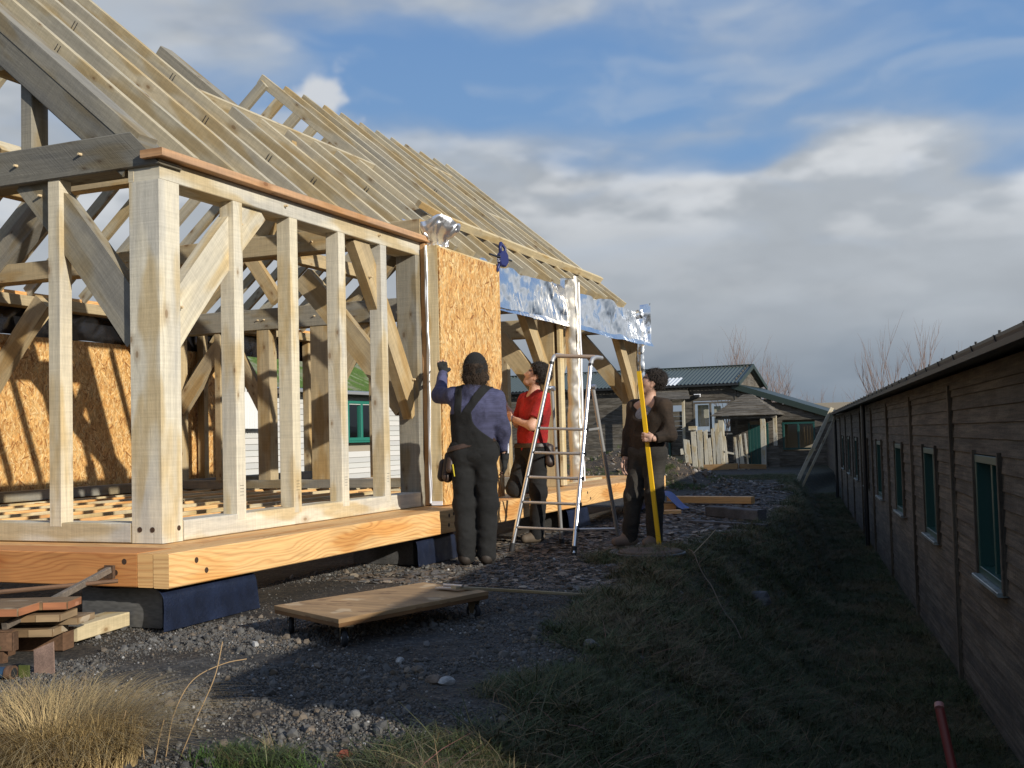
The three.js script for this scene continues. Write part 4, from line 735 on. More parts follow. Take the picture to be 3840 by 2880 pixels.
// ---------- bare trees ----------
function bareTree(x, y, z, h, seed, spread, label, bush) {
  const rnd = mulberry(seed), geos = [], tw = [];
  const seg = (a, b, r0, r1, list) => { const L = a.distanceTo(b), g = new THREE.CylinderGeometry(r1, r0, L, 5, 1, true); g.translate(0, L / 2, 0); g.applyQuaternion(new THREE.Quaternion().setFromUnitVectors(V(0, 1, 0), b.clone().sub(a).normalize())); g.translate(a.x, a.y, a.z); list.push(g); };
  const grow = (a, dir, len, r, d) => {
    const n = 3; let p = a; const dd = dir.clone();
    for (let i = 0; i < n; i++) { dd.add(V((rnd() - 0.5) * 0.34, (rnd() - 0.4) * 0.22, (rnd() - 0.5) * 0.34)).normalize(); const q = p.clone().addScaledVector(dd, len / n); seg(p, q, r * (1 - 0.22 * i), r * (1 - 0.22 * (i + 1)), d < 2 ? geos : tw);
      if (d < 3 && (i > 0 || d > 0)) { const k = 1 + (rnd() > 0.45 ? 1 : 0) + (d === 0 && bush ? 1 : 0); for (let c = 0; c < k; c++) { const nd = dd.clone().add(V((rnd() - 0.5) * 2 * spread, 0.25 + rnd() * 0.4, (rnd() - 0.5) * 2 * spread)).normalize(); grow(q, nd, len * (0.5 + rnd() * 0.25), r * 0.5, d + 1); } }
      p = q; }
  };
  if (bush) for (let i = 0; i < 3; i++) grow(V((rnd() - 0.5) * 0.5, 0, (rnd() - 0.5) * 0.5), V((rnd() - 0.5) * 0.9, 1, (rnd() - 0.5) * 0.9).normalize(), h * 0.56, h * 0.009, 0); else grow(V(0, 0, 0), V(0, 1, 0), h * 0.55, h * 0.02, 0);
  const P = thing('bare_tree', label, 'tree', [x, y, z], 0, 'leafless trees behind the buildings'), bark = std({ color: lin(0.17, 0.13, 0.11) });
  put('trunk', mergeGeometries(geos), bark, P); put('crown', mergeGeometries(tw), std({ color: lin(0.24, 0.17, 0.14) }), P);
}
bareTree(-11.5, -1, -66, 6.6, 11, 0.7, 'tall thin bare tree standing behind the middle of the workshop ridge', true);
bareTree(-8.8, -1, -64, 6.0, 23, 0.7, 'bare tree rising above the right end of the workshop ridge', true);
bareTree(-6.6, -1, -62, 5.2, 37, 0.85, 'dense twiggy bare tree right of the workshop gable', true);
bareTree(-0.14, -1, -44, 3.7, 41, 0.95, 'low spreading bare tree behind the far part of the shed roof', true);
bareTree(2.3, -1, -36, 4.6, 53, 0.3, 'sparse upright bare sapling behind the shed gutter', true);
bareTree(-4.3, -1, -60, 3.6, 67, 0.6, 'small faint bare tree above the lean-to end', true);

// ---------- stepladder ----------
{
  const P = thing('step_ladder', 'aluminium stepladder standing open beside the wall panel', 'stepladder', [0.6, 0, -4.8]), o = (p) => [p[0] - 0.6, p[1], p[2] + 4.8];
  const FL = [[0.21, 0.02, -4.43], [0.54, 1.77, -4.75]], FR = [[0.89, 0.02, -4.23], [0.93, 1.73, -4.73]], lerp = (a, b, t) => a.map((v, i) => mix(v, b[i], t));
  for (const [a, b] of [FL, FR]) {
    const top = lerp(a, b, 0.985);
    rod('front_leg', P, aluMat, o(a), o(top), 0.021, 0.021, 16);
    put('handrail', tubeGeo([o(top), o([b[0], b[1] + 0.02, b[2] - 0.03]), o([b[0] + 0.005, b[1] + 0.045, b[2] - 0.10]), o([b[0] + 0.01, b[1] + 0.05, b[2] - 0.28])], 0.021, 24, 12), aluDull, P);
    rod('collar', P, blackPlastic, o(lerp(a, b, 0.975)), o(lerp(a, b, 0.99)), 0.0235, 0.0235, 16);
    rod('foot', P, blackRubber, o([a[0] - 0.004, -0.005, a[2]]), o(lerp(a, b, 0.035)), 0.026, 0.024, 14);
  }
  for (const y of [0.2, 0.43, 0.66, 0.885, 1.11]) {
    const t = y / 1.75, r = rod('rung', P, aluDull, o(lerp(FL[0], FL[1], t)), o(lerp(FR[0], FR[1], t)), 0.0135, 0.0135, 12);
    for (const [s, f] of [[FL, 0], [FR, 0]]) { const p = lerp(s[0], s[1], t); rod('rung_socket', r.parent, blackPlastic, o([p[0] - 0.012, p[1], p[2]]), o([p[0] + 0.03, p[1], p[2]]), 0.019, 0.019, 10); }
  }
  rod('knee_rail', P, std({ color: lin(0.36, 0.27, 0.2), roughness: 0.5 }), o([0.55, 1.81, -4.81]), o([0.94, 1.78, -4.81]), 0.019, 0.019, 12);
  const BL = [[0.40, 0.02, -5.24], [0.525, 1.5, -4.75]], BR = [[0.93, 0.02, -5.41], [0.915, 1.5, -4.80]];
  for (const [a, b] of [BL, BR]) { rod('rear_leg', P, aluDull, o(a), o(b), 0.019, 0.019, 14); rod('foot', P, blackRubber, o([a[0], -0.01, a[2]]), o([a[0], 0.05, a[2] + 0.01]), 0.024, 0.022, 12); rod('hinge', P, zincMat, o([b[0] - 0.03, b[1], b[2]]), o([b[0] + 0.03, b[1], b[2]]), 0.024, 0.024, 12); }
  rod('rear_rail', P, aluDull, o(lerp(BL[0], BL[1], 0.08)), o(lerp(BR[0], BR[1], 0.08)), 0.012, 0.012, 10);
  beam('stay', P, aluDull, o(lerp(FR[0], FR[1], 0.63)), o(lerp(BR[0], BR[1], 0.74)), 0.004, 0.02);
}
// ---------- yellow spirit level held by the man on the right ----------
{
  const P = thing('spirit_level', 'long yellow spirit level held upright by the man in brown', 'spirit level', [1.470, 0.0, -4.935]);
  const yel = std({ color: lin(0.78, 0.47, 0.01), roughness: 0.42 }), a = V(0, 0, 0), b = V(-0.122, 1.63, 0.075);
  const m = put('level_body', (() => { const s = [[-0.019, -0.011], [0.019, -0.011], [0.019, -0.007], [0.014, -0.004], [0.014, 0.004], [0.019, 0.007], [0.019, 0.011], [-0.019, 0.011], [-0.019, 0.007], [-0.014, 0.004], [-0.014, -0.004], [-0.019, -0.007]]; return slab(s, a.distanceTo(b)); })(), yel, P);
  m.quaternion.setFromUnitVectors(V(0, 0, 1), b.clone().normalize());
  for (const t of [0.24, 0.52, 0.72]) { const p = a.clone().lerp(b, t); const v = put('vial', new THREE.BoxGeometry(0.018, 0.034, 0.014), blackPlastic, P); v.position.copy(p); v.quaternion.setFromUnitVectors(V(0, 1, 0), b.clone().normalize()); }
}
// ---------- trolley ----------
const forkMat = std({ color: lin(0.16, 0.12, 0.07), metalness: 0.5, roughness: 0.45 });
{
  const P = thing('trolley', 'low plywood trolley on four castors standing on the gravel', 'trolley', [1.09, 0, -0.52]);
  const o = (x, z) => [x - 1.09, z + 0.52], c = [o(0.61, -0.14), o(1.22, 0.18), o(1.55, -0.93), o(0.98, -1.21)];
  const out = c.map((p) => [p[0], -p[1]]);
  const deck = (t, y, k, mat, name) => { const cx = out.reduce((s, p) => s + p[0], 0) / 4, cy = out.reduce((s, p) => s + p[1], 0) / 4, g = slab(out.map((p) => [cx + (p[0] - cx) * k, cy + (p[1] - cy) * k]), t, 0.002); g.rotateX(-Math.PI / 2); g.translate(0, y, 0); return put(name, g, mat, P); };
  const ply = std({ map: plyTex, color: lin(0.86, 0.78, 0.66), roughness: 0.85, bumpMap: plyTex, bumpScale: 0.0015 });
  deck(0.02, 0.135, 1, ply, 'deck'); deck(0.018, 0.1145, 0.995, std({ map: plyTex, color: lin(0.46, 0.33, 0.2) }), 'deck_frame');
  for (const p of c) {
    const x = p[0] * 0.84, z = p[1] * 0.88, cs = new THREE.Group(); cs.name = 'castor'; cs.position.set(x, 0, z); cs.rotation.y = R(-0.6, 0.6) + 1.1; P.add(cs);
    const w = put('wheel', (() => { const g = new THREE.TorusGeometry(0.032, 0.016, 10, 24); g.rotateY(Math.PI / 2); return g; })(), blackRubber, cs); w.position.y = 0.045; rod('hub', cs, zincMat, [-0.018, 0.045, 0], [0.018, 0.045, 0], 0.022, 0.022, 12);
    for (const s of [-1, 1]) { const f = put('fork', slab([[-0.012, -0.01], [0.012, -0.01], [0.03, 0.062], [-0.03, 0.062]], 0.003), forkMat, cs); f.rotation.y = Math.PI / 2; f.position.set(s * 0.022, 0.047, 0); }
    block('plate', cs, forkMat, -0.045, 0.045, 0.108, 0.1135, -0.045, 0.045, 0.001);
  }
}
{
  const P = thing('sloping_plank', 'thin plank with a metal end resting on the trolley and running to the ground', 'plank', [1.2, 0, -0.9]);
  beam('plank_board', P, oakTan[1], [0.17, 0.185, 0.06], [0.66, 0.02, -0.92], 0.05, 0.018, { ch: 0.003 }); beam('metal_end', P, zincMat, [0.03, 0.168, -0.02], [0.2, 0.178, 0.04], 0.055, 0.012, { ch: 0.002 }); rod('metal_tube', P, zincMat, [0.06, 0.186, -0.035], [0.22, 0.192, 0.04], 0.008, 0.008, 8);
}
// ---------- board pile at the corner ----------
{
  const wht = std({ map: plyTex, color: lin(0.75, 0.76, 0.76), roughness: 0.8 }), red = std({ map: plyTex, color: lin(0.85, 0.5, 0.4), roughness: 0.8 }), top = std({ map: plyTex, color: lin(0.46, 0.42, 0.37) });
  const brd = (pos, turn, L, W, T, edge, label) => { const P = thing('scaffold_board', label, 'board', pos, turn, 'boards stacked by the sill corner'); block('board_face', P, top, -L, 0, 0, T, -W, 0, 0.003); block('painted_edge', P, edge, 0.001, 0.004, 0.002, T - 0.002, -W + 0.01, -0.01, 0.0008); block('painted_edge', P, edge, -0.12, -0.002, 0.002, T - 0.002, 0.001, 0.004, 0.0008); return P; };
  const t = 0.38;
  const gb = (x, z) => groundY(x, z);
  { const P = thing('pale_plank', 'pale raw softwood plank lowest in the board pile', 'plank', [-0.36, gb(-0.36, 0.40) + 0.012, 0.42], 0); beam('plank_board', P, softwood, [0.02, 0.05, 0.02], [-0.09, 0.045, -0.5], 0.16, 0.08, { ch: 0.004 }); beam('plank_board', P, oakTan[1], [-0.16, 0.03, 0.1], [-0.3, 0.03, -0.5], 0.14, 0.05); }
  brd([-0.13, 0.10, 0.73], t, 0.8, 0.20, 0.04, wht, 'grey board with a white end, low in the pile by the sill');
  brd([-0.09, 0.142, 0.60], t - 0.06, 0.6, 0.2, 0.035, wht, 'short grey board with white end behind the front ones');
  brd([-0.07, 0.180, 0.74], t, 0.55, 0.22, 0.038, wht, 'tan topped board with a bright white end in the pile');
  brd([-0.12, 0.238, 0.96], t - 0.04, 0.9, 0.26, 0.04, red, 'topmost board with an orange painted end nearest the camera');
  brd([-0.06, 0.236, 0.70], t + 0.04, 1.0, 0.2, 0.04, red, 'board with orange painted end lying behind the topmost one');
  for (const [x, z] of [[-0.35, 0.55], [-0.5, 0.8]]) { const P = thing('spacer_block', x > -0.4 ? 'dark timber spacer under the right of the board pile' : 'dark timber spacer under the left of the board pile', 'block', [x, gb(x, z), z], 0.3); block('spacer', P, rustMat, -0.2, 0.12, 0, 0.105 - gb(x, z) * 1, -0.06, 0.06); }
  { const P = thing('steel_bar', 'bent flat steel bar propped from the board pile up to the sill beam', 'bar', [-0.25, 0.2, 0.9]); beam('bar_shaft', P, std({ color: lin(0.34, 0.28, 0.22), map: spotTex, roughness: 0.6, metalness: 0.3 }), [0.0, -0.02, 0.02], [-0.145, 0.15, -0.86], 0.03, 0.035, { ch: 0.003 }); block('bar_hook', P, rustMat, -0.19, -0.12, 0.10, 0.175, -0.885, -0.865, 0.003); }
  { const P = thing('iron_rod', 'rusty iron rod lying across the top of the board pile', 'rod', [-0.4, 0.285, 0.5]); rod('rod_shaft', P, rustMat, [-0.55, 0.0, 0.5], [0.16, 0.02, -0.36], 0.014, 0.012, 10); }
  { const P = thing('steel_channel', 'short rusty steel channel leaning against the board ends', 'channel', [-0.19, groundY(-0.19, 0.95) + 0.06, 0.93], 0.35); block('web', P, rustMat, -0.35, 0, 0, 0.09, -0.01, 0, 0.002); block('flange', P, rustMat, -0.35, 0.0, 0.092, 0.10, -0.05, 0.0, 0.002); block('flange', P, rustMat, 0.001, 0.01, 0, 0.09, -0.05, 0.0, 0.002); block('packer', P, rustMat, -0.3, -0.05, -0.14, -0.001, -0.06, -0.01); }
  { const P = thing('steel_plate', 'rusty square steel plate standing on the gravel', 'plate', [0.13, groundY(0.13, 1.08) - 0.005, 1.08], 0.12); const m = put('plate_face', (() => { const s = new THREE.Shape([[-0.01, 0], [0.1, 0.0], [0.085, 0.155], [-0.02, 0.115]].map((p) => new THREE.Vector2(...p))); return new THREE.ExtrudeGeometry(s, { depth: 0.008, bevelEnabled: false }); })(), std({ map: spotTex, color: lin(0.42, 0.27, 0.2), roughness: 0.75 }), P); mossUV(m.geometry, 0.6); m.rotation.x = -0.08; }
  { const P = thing('scaffold_pipe', 'blue and rust steel pipe end lying in front of the steel plate', 'pipe', [0.12, groundY(0.12, 1.22) + 0.03, 1.22], 0.2); rod('pipe_body', P, std({ color: lin(0.05, 0.12, 0.22), map: spotTex, roughness: 0.5 }), [-0.5, 0, 0], [0.0, 0, 0], 0.026, 0.026, 16); rod('pipe_collar', P, rustMat, [-0.02, 0, 0], [0.012, 0, 0], 0.033, 0.033, 16); rod('pipe_bore', P, blackRubber, [0.0125, 0, 0], [0.014, 0, 0], 0.022, 0.022, 16); block('pipe_bracket', P, rustPale, 0.02, 0.075, -0.03, 0.03, -0.03, -0.02, 0.002); }
  { const P = thing('steel_offcut', 'pale bent steel offcut at the left edge by the pipe', 'offcut', [-0.12, groundY(-0.12, 1.12), 1.12], 0.5); block('offcut_face', P, rustPale, -0.3, 0.02, 0, 0.09, -0.02, 0.0, 0.003); const w = block('offcut_fold', P, rustPale, -0.3, 0.0, 0.088, 0.1, -0.14, -0.021, 0.003); }
}
function mossUV(g, k) { const p = g.attributes.position, u = []; for (let i = 0; i < p.count; i++) u.push(p.getX(i) * k * 4, p.getY(i) * k * 4); g.setAttribute('uv', new THREE.Float32BufferAttribute(u, 2)); }
// ---------- odds and ends ----------
{
  const P = thing('manhole_cover', 'round rust brown manhole cover set in the grass below the spirit level', 'manhole cover', [1.68, groundY(1.68, -3.9) + 0.0, -3.9], 0.3);
  const lid = put('lid', (() => { const g = new THREE.LatheGeometry([[0, 0.03], [0.22, 0.03], [0.25, 0.026], [0.27, 0.012], [0.272, -0.05]].map((p) => new THREE.Vector2(...p)), 40); return g; })(), std({ color: lin(0.17, 0.12, 0.085), map: spotTex }), P); const rim = put('rim', (() => { const g = new THREE.TorusGeometry(0.28, 0.012, 8, 40); g.rotateX(Math.PI / 2); return g; })(), std({ color: lin(0.05, 0.06, 0.07), roughness: 0.5 }), P);
}
{
  const P = thing('red_pole', 'dull red pole leaning up from the ditch at the lower right', 'pole', [4.12, -0.8, 2.2]);
  rod('pole_shaft', P, std({ color: lin(0.14, 0.025, 0.022), roughness: 0.4 }), [0.20, -0.05, -0.40], [0.0, 1.05, -0.56], 0.013, 0.013, 12); rod('pole_cap', P, std({ color: lin(0.3, 0.14, 0.12), roughness: 0.5 }), [0.0, 1.05, -0.56], [-0.001, 1.06, -0.571], 0.0135, 0.0135, 12);
}
const kerb = std({ color: lin(0.16, 0.16, 0.165), map: spotTex });
for (const [x, z, t, l, lab] of [[1.28, -8.6, 0.62, 0.55, 'left of the two grey kerb blocks on the path edge'], [1.62, -8.25, 0.62, 0.5, 'right of the two grey kerb blocks on the path edge']]) { const P = thing('kerb_block', lab, 'kerb block', [x, groundY(x, z), z], -t, 'kerb blocks on the path edge'); block('block_body', P, kerb, -l / 2, l / 2, 0, 0.13, -0.07, 0.07, 0.012); }
{ const P = thing('fallen_slate_plank', 'thin grey plank lying in front of the kerb blocks', 'plank', [1.5, groundY(1.5, -7.7), -7.7], -0.5); block('plank_board', P, kerb, -0.55, 0.55, 0.0, 0.03, -0.05, 0.05); }
{ const P = thing('blue_sheet', 'shiny blue plastic sheet folded over a block beyond the man in brown', 'plastic sheet', [0.12, groundY(0.12, -9.9), -9.9], 0.25); const g = new THREE.PlaneGeometry(0.75, 0.7, 16, 16), p = g.attributes.position; for (let i = 0; i < p.count; i++) { const x = p.getX(i), y = p.getY(i); p.setXYZ(i, x, 0.24 - 0.22 * sstep(0.05, 0.34, Math.abs(x) + 0.12 * y) + 0.03 * (fbm(x * 5, y * 5, 1, 2) - 0.5), y); } g.computeVertexNormals(); put('sheet', g, blueSheet, P); block('timber_under', P, firMats[1], -0.15, 0.2, 0, 0.1, -0.3, 0.25); }
{ const P = thing('orange_plank', 'orange fir plank lying on the ground past the end of the sill', 'plank', [0.55, groundY(0.55, -11.2), -11.2], -0.15); block('plank_board', P, firMats[1], -0.7, 0.6, 0.02, 0.12, -0.08, 0.08); }
{ const P = thing('orange_offcut', 'small orange fir offcut beside the blue sheet', 'offcut', [0.45, groundY(0.45, -9.2), -9.2], 0.4); block('offcut_board', P, firMats[0], -0.12, 0.12, 0.0, 0.05, -0.06, 0.06); }
{ const P = thing('red_brick_piece', 'small red brick fragment on the gravel at the bottom', 'brick', [2.28, groundY(2.28, 1.86) + 0.002, 1.86], 0.5); const g = new THREE.DodecahedronGeometry(0.022, 0); g.scale(1.3, 0.8, 0.8); const m = put('fragment', g, std({ color: lin(0.42, 0.1, 0.05), map: spotTex }), P); m.position.y = 0.014; }
{ const P = thing('dead_branch', 'thin pale dead branch lying on the bank beside the manhole', 'branch', [2.0, 0, -3.9]); const pts = []; for (let i = 0; i <= 8; i++) { const t = i / 8, x = -0.05 + 0.75 * t, z = -0.2 + 1.6 * t; pts.push([x, groundY(2.0 + x, -3.9 + z) + 0.06 + 0.02 * Math.sin(i * 2), z]); } put('stem', tubeGeo(pts, 0.004, 40, 6), std({ color: lin(0.15, 0.11, 0.075) }), P); const q = pts[1]; put('twig', tubeGeo([q, [q[0] + 0.08, q[1] + 0.1, q[2] - 0.15], [q[0] + 0.13, q[1] + 0.17, q[2] - 0.25]], 0.004, 12, 6), std({ color: lin(0.3, 0.24, 0.16) }), P); }
// loose stones large enough to tell apart
{
  const rnd = mulberry(808), mats = [[0.26, 0.25, 0.23], [0.14, 0.14, 0.15], [0.24, 0.18, 0.13], [0.5, 0.49, 0.46]].map((c) => std({ color: lin(...c), map: spotTex }));
  const named = [[2.10, 0.74, 0.032, 3, 'white quartz stone at the grass edge below the trolley'], [2.03, 0.72, 0.034, 2, 'brown stone beside the white quartz at the grass edge'], [1.66, 0.35, 0.022, 3, 'pale stone on the dark gravel right of the trolley'], [0.72, -1.15, 0.035, 3, 'large pale stone behind the trolley'], [0.6, -0.62, 0.04, 3, 'white stone by the far left edge of the trolley'], [0.95, 1.35, 0.022, 2, 'tan stone in front of the dry grass tussock'], [2.02, 1.36, 0.022, 0, 'grey stone in the lower gravel patch'], [2.4, -0.3, 0.04, 0, 'grey stone in the grass right of the trolley'], [1.35, -4.0, 0.05, 0, 'flat stone near the foot of the stepladder'], [2.45, -4.5, 0.09, 1, 'dark rounded stone on the bank beyond the manhole']];
  for (const [x, z, r, m, lab] of named) { const g = new THREE.IcosahedronGeometry(r, 1), p = g.attributes.position; for (let i = 0; i < p.count; i++) { const v = V().fromBufferAttribute(p, i), k = 0.75 + 0.55 * vnoise(v.x * 40 + x * 9, v.y * 40, v.z * 40 + z * 9); p.setXYZ(i, v.x * k * 1.2, v.y * k * 0.75, v.z * k); } g.computeVertexNormals(); const s = solid('stone', g, mats[m], lab, 'stone', 'loose stones on the yard'); s.position.set(x, groundY(x, z) + r * 0.35, z); s.rotation.y = rnd() * 6; }
}

// ---------- people ----------
/** naive surface nets over an axis-aligned box; f is a signed distance */
function nets(f, lo, hi, cell) {
  const n = [0, 1, 2].map((i) => Math.ceil((hi[i] - lo[i]) / cell) + 1), [nx, ny, nz] = n, val = new Float32Array(nx * ny * nz), at = (i, j, k) => (k * ny + j) * nx + i;
  // coarse pass first, so that far-off cells are skipped
  const B = 4, far = cell * B * 1.9;
  for (let k = 0; k < nz; k += B) for (let j = 0; j < ny; j += B) for (let i = 0; i < nx; i += B) {
    const ci = i + (B - 1) / 2, cj = j + (B - 1) / 2, ck = k + (B - 1) / 2, d = f(lo[0] + ci * cell, lo[1] + cj * cell, lo[2] + ck * cell), skip = Math.abs(d) > far;
    for (let kk = k; kk < Math.min(nz, k + B); kk++) for (let jj = j; jj < Math.min(ny, j + B); jj++) for (let ii = i; ii < Math.min(nx, i + B); ii++) val[at(ii, jj, kk)] = skip ? d : f(lo[0] + ii * cell, lo[1] + jj * cell, lo[2] + kk * cell);
  }
  const map = new Int32Array(nx * ny * nz).fill(-1), pos = [], idx = [];
  for (let k = 0; k < nz - 1; k++) for (let j = 0; j < ny - 1; j++) for (let i = 0; i < nx - 1; i++) {
    let m = 0, sx = 0, sy = 0, sz = 0, c = 0; const v = [];
    for (let q = 0; q < 8; q++) { const w = val[at(i + (q & 1), j + ((q >> 1) & 1), k + (q >> 2))]; v.push(w); if (w < 0) m |= 1 << q; }
    if (m === 0 || m === 255) continue;
    for (let q = 0; q < 8; q++) for (const b of [1, 2, 4]) { if (q & b) continue; const r = q | b; if ((v[q] < 0) === (v[r] < 0)) continue; const t = v[q] / (v[q] - v[r]); sx += (q & 1) + (b === 1 ? t : 0); sy += ((q >> 1) & 1) + (b === 2 ? t : 0); sz += (q >> 2) + (b === 4 ? t : 0); c++; }
    map[at(i, j, k)] = pos.length / 3; pos.push(lo[0] + (i + sx / c) * cell, lo[1] + (j + sy / c) * cell, lo[2] + (k + sz / c) * cell);
  }
  const quad = (a, b, c, d, flip) => { if (a < 0 || b < 0 || c < 0 || d < 0) return; if (flip) idx.push(a, c, b, a, d, c); else idx.push(a, b, c, a, c, d); };
  for (let k = 1; k < nz - 1; k++) for (let j = 1; j < ny - 1; j++) for (let i = 1; i < nx - 1; i++) {
    const s = val[at(i, j, k)] < 0;
    if (s !== (val[at(i + 1, j, k)] < 0)) quad(map[at(i, j - 1, k - 1)], map[at(i, j, k - 1)], map[at(i, j, k)], map[at(i, j - 1, k)], !s);
    if (s !== (val[at(i, j + 1, k)] < 0)) quad(map[at(i - 1, j, k - 1)], map[at(i - 1, j, k)], map[at(i, j, k)], map[at(i, j, k - 1)], !s);
    if (s !== (val[at(i, j, k + 1)] < 0)) quad(map[at(i - 1, j - 1, k)], map[at(i, j - 1, k)], map[at(i, j, k)], map[at(i - 1, j, k)], !s);
  }
  const g = new THREE.BufferGeometry(); g.setAttribute('position', new THREE.Float32BufferAttribute(pos, 3)); g.setIndex(idx); g.computeVertexNormals();
  const uv = new Float32Array(pos.length / 3 * 2); for (let i = 0; i < pos.length / 3; i++) { uv[i * 2] = (pos[i * 3] + pos[i * 3 + 2]) * 1; uv[i * 2 + 1] = pos[i * 3 + 1]; } g.setAttribute('uv', new THREE.BufferAttribute(uv, 2));
  return g;
}
const cone = (a, b, ra, rb, n, s) => { const ab = [b[0] - a[0], b[1] - a[1], b[2] - a[2]], q = Math.max(1e-9, ab[0] ** 2 + ab[1] ** 2 + ab[2] ** 2), s2 = s ? s * s - 1 : 0;
  return (x, y, z) => { const px = x - a[0], py = y - a[1], pz = z - a[2]; let t = (px * ab[0] + py * ab[1] + pz * ab[2]) / q; t = t < 0 ? 0 : t > 1 ? 1 : t; const dx = px - ab[0] * t, dy = py - ab[1] * t, dz = pz - ab[2] * t; let d2 = dx * dx + dy * dy + dz * dz; if (s2) { const e = dx * n[0] + dy * n[1] + dz * n[2]; d2 += s2 * e * e; } return Math.sqrt(d2) - (ra + (rb - ra) * t); }; };
const smin = (a, b, k) => { const h = Math.max(0, k - Math.abs(a - b)) / k; return Math.min(a, b) - h * h * k * 0.25; };
const union = (list, k, inf = 0) => (x, y, z) => { let d = 1e9; for (const f of list) d = d > 1e8 ? f(x, y, z) : smin(d, f(x, y, z), k); return d - inf; };
const ell = (c, r, B) => (x, y, z) => { const p = [x - c[0], y - c[1], z - c[2]], q = B ? B.map((b) => p[0] * b[0] + p[1] * b[1] + p[2] * b[2]) : p; const k0 = Math.hypot(q[0] / r[0], q[1] / r[1], q[2] / r[2]), k1 = Math.hypot(q[0] / r[0] ** 2, q[1] / r[1] ** 2, q[2] / r[2] ** 2); return k1 < 1e-9 ? -Math.min(...r) : k0 * (k0 - 1) / k1; };
const add = (a, b, s = 1) => [a[0] + b[0] * s, a[1] + b[1] * s, a[2] + b[2] * s], nrm = (a) => { const l = Math.hypot(...a); return a.map((v) => v / l); }, crs = (a, b) => [a[1] * b[2] - a[2] * b[1], a[2] * b[0] - a[0] * b[2], a[0] * b[1] - a[1] * b[0]], dot = (a, b) => a[0] * b[0] + a[1] * b[1] + a[2] * b[2], lp = (a, b, t) => a.map((v, i) => v + (b[i] - v) * t);
const bounds = (pts, m) => [[0, 1, 2].map((i) => Math.min(...pts.map((p) => p[i])) - m), [0, 1, 2].map((i) => Math.max(...pts.map((p) => p[i])) + m)];
function paint(g, f) { const p = g.attributes.position, c = new Float32Array(p.count * 3); for (let i = 0; i < p.count; i++) c.set(f(p.getX(i), p.getY(i), p.getZ(i)), i * 3); g.setAttribute('color', new THREE.BufferAttribute(c, 3)); return g; }

/** bones of one hand: wrist, finger direction d, palm normal n (the way the palm faces), side = direction of the thumb edge */
function handBones(w, d, n, side, curl, sc = 1) {
  const out = { palm: [], first: [], tips: [] }, pt = (a, b, c) => add(add(add(w, d, a * sc), side, b * sc), n, c * sc);
  out.palm.push(cone(pt(0, 0, 0), pt(0.03, 0, 0), 0.026 * sc, 0.03 * sc, n, 1.35), cone(pt(0.04, 0.018, 0), pt(0.085, 0.024, 0), 0.024 * sc, 0.019 * sc, n, 1.5), cone(pt(0.04, -0.014, 0), pt(0.08, -0.022, 0), 0.023 * sc, 0.018 * sc, n, 1.5));
  const off = [0.033, 0.011, -0.011, -0.031], len = [0.95, 1.05, 0.98, 0.78], start = [0.086, 0.09, 0.086, 0.079]; out.ends = [];
  off.forEach((o, i) => {
    let p = pt(start[i], o, 0), a = 0; const L = [0.043, 0.027, 0.021];
    L.forEach((l, q) => { a += curl[q]; const dir = nrm(add(add(d.map((v) => v * Math.cos(a)), n, Math.sin(a)), side, o * 1.2)), e = add(p, dir, l * len[i] * sc); (q === 0 ? out.first : out.tips).push(cone(p, e, (0.0095 - q * 0.0008) * sc, (0.0092 - q * 0.0012) * sc)); p = e; }); out.ends.push(p);
  });
  let p = pt(0.022, 0.03, 0.004), e = pt(0.055, 0.058, 0.014), e2 = pt(0.086, 0.062, 0.026); if (curl[0] > 0.6) { e = pt(0.06, 0.045, 0.032); e2 = pt(0.075, 0.02, 0.05); }
  out.first.push(cone(p, e, 0.015 * sc, 0.0115 * sc)); out.tips.push(cone(e, e2, 0.011 * sc, 0.0085 * sc)); out.ends.push(e2, w); return out;
}
